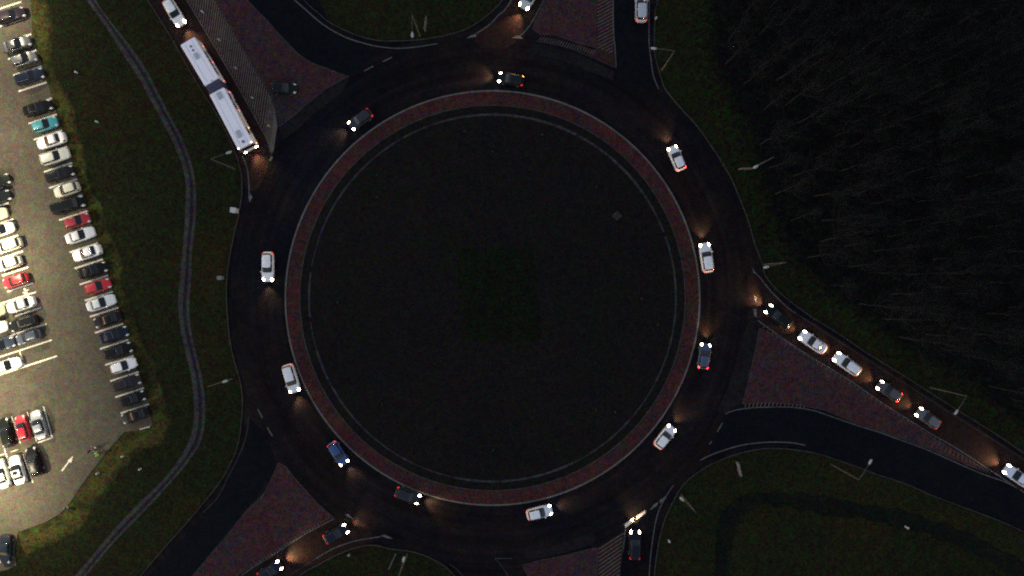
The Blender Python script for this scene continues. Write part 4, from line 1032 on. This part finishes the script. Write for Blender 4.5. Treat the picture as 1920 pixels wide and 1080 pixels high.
# ------------------------------------------------------------------ dark wood of bare trees
EDGE = [(1325, -150), (1330, 0), (1338, 110), (1372, 200), (1412, 290), (1436, 380), (1462, 450), (1492, 510), (1545, 552), (1600, 590), (1660, 640), (1720, 678), (1790, 712), (1850, 762), (1930, 820), (2060, 905)]
EO = [(1290, -150), (1296, 0), (1302, 120), (1332, 215), (1372, 300), (1402, 390), (1428, 456), (1466, 516), (1525, 566), (1584, 608), (1644, 656), (1704, 694), (1774, 730), (1836, 780), (1916, 838), (2046, 922)]
EI = [(x + 95, y - 60) for x, y in EDGE]
strip('forest_floor', EO, EI, 150, [(0, 1.8), (.15, 1.0), (.35, .2), (.6, -.6), (1, -1.6)], .012, M['forest'])
ff = slab('forest_floor', smooth_line(EI, 12) + [(2700, 845), (2700, -700), (1420, -700)], .012, M['forest'])
fa = ff.data.attributes.new('border', 'FLOAT', 'POINT'); fa.data.foreach_set('value', [-1.6] * len(ff.data.vertices))
def bare_tree(seed):
    rd = random.Random(seed); tr, cr = MB(), MB()
    h = rd.uniform(10.5, 15.0); lean = Vector((rd.uniform(-.05, .05), rd.uniform(-.05, .05), 1)); r0 = h * .0080
    pts = [lean * (h * i / 9) + Vector((rd.gauss(0, .07), rd.gauss(0, .07), 0)) * (i > 0) for i in range(10)]
    tr.tube(pts, [r0 * (1 - .93 * i / 9) + (.05 if i == 0 else 0) for i in range(10)], 6)
    def grow(mb_, p, d, ln, rad, n, sides, bend):
        q = [p.copy()]; dd = d.copy()
        for i in range(n):
            dd = (dd + Vector((rd.gauss(0, bend), rd.gauss(0, bend), abs(rd.gauss(0, bend)) + .10))).normalized(); q.append(q[-1] + dd * ln / n)
        mb_.tube(q, [rad * (1 - .8 * i / n) for i in range(n + 1)], sides, False); return q, dd
    for i in range(rd.randint(13, 18)):
        t = rd.uniform(.28, .97); k = t * 9; a = int(min(k, 8)); p = pts[a].lerp(pts[a + 1], k - a)
        az = rd.uniform(0, 6.283); up = rd.uniform(.45, 1.1)
        d = Vector((math.cos(az), math.sin(az), up)).normalized(); ln = (1.15 - t) * h * rd.uniform(.30, .48)
        q, dd = grow(tr, p, d, ln, r0 * .34 * (1.1 - t) + .010, 5, 4, .16)
        for j in range(rd.randint(6, 9)):
            b = rd.randint(1, 5); d2 = (dd + Vector((rd.gauss(0, .6), rd.gauss(0, .6), rd.gauss(.1, .3)))).normalized()
            q2, d3 = grow(cr, q[b], d2, ln * rd.uniform(.35, .65), .017, 3, 3, .24)
            for m_ in range(rd.randint(4, 6)):
                d4 = (d3 + Vector((rd.gauss(0, .6), rd.gauss(0, .6), rd.gauss(.1, .3)))).normalized()
                grow(cr, q2[rd.randint(1, 3)], d4, ln * rd.uniform(.18, .34), .012, 2, 3, .25)
    return meshdata(tr.v, tr.f, 'trunk'), meshdata(cr.v, cr.f, 'crown')
protos = [bare_tree(100 + i) for i in range(9)]
ew = [P(*p) for p in smooth_line(EDGE, 12)]
def inside(x, y):  # is the point beyond the edge line
    for a, b in zip(ew, ew[1:]):
        if b.y <= y <= a.y:
            t = (a.y - y) / max(1e-6, a.y - b.y); return x - (a.x + (b.x - a.x) * t)
    return -1
rd = random.Random(5); spots = []
for _ in range(9000):
    x, y = rd.uniform(30, 88), rd.uniform(-28, 52)
    ins = inside(x, y)
    if ins < 1.6: continue
    mind = 3.1 if ins > 6 else 3.8
    if all((x - a) ** 2 + (y - b) ** 2 > mind ** 2 for a, b in spots): spots.append((x, y))
    if len(spots) >= 270: break
for i, (x, y) in enumerate(spots):
    tm, cm = protos[rd.randrange(9)]
    r = empty('bare_tree', (x, y, .0), rd.uniform(0, 6.283)); sc = rd.uniform(.78, 1.15); r.scale = (sc, sc, sc * rd.uniform(.9, 1.1))
    tag(r, 'tall bare leafless tree of the dark wood right of the roundabout', 'tree', 'bare trees of the dark wood')
    part('trunk', tm, M['bark'], r); part('crown', cm, M['twig'], r)
# brushwood between the trunks
mb = MB()
for _ in range(1500):
    x, y = rd.uniform(30, 86), rd.uniform(-28, 50)
    ins = inside(x, y)
    if ins < .6: continue
    hh = rd.uniform(.5, 1.8)
    for k in range(rd.randint(3, 6)):
        dx, dy = rd.gauss(0, .45), rd.gauss(0, .45)
        mb.tube([(x, y, 0), (x + dx * .5, y + dy * .5, hh * .6), (x + dx * 1.2, y + dy * 1.2, hh)], [.016, .012, .006], 3, False)
tag(mb.build('brushwood', M['twig']), 'low tangled brushwood between the trunks of the dark wood', 'brushwood', kind='stuff')
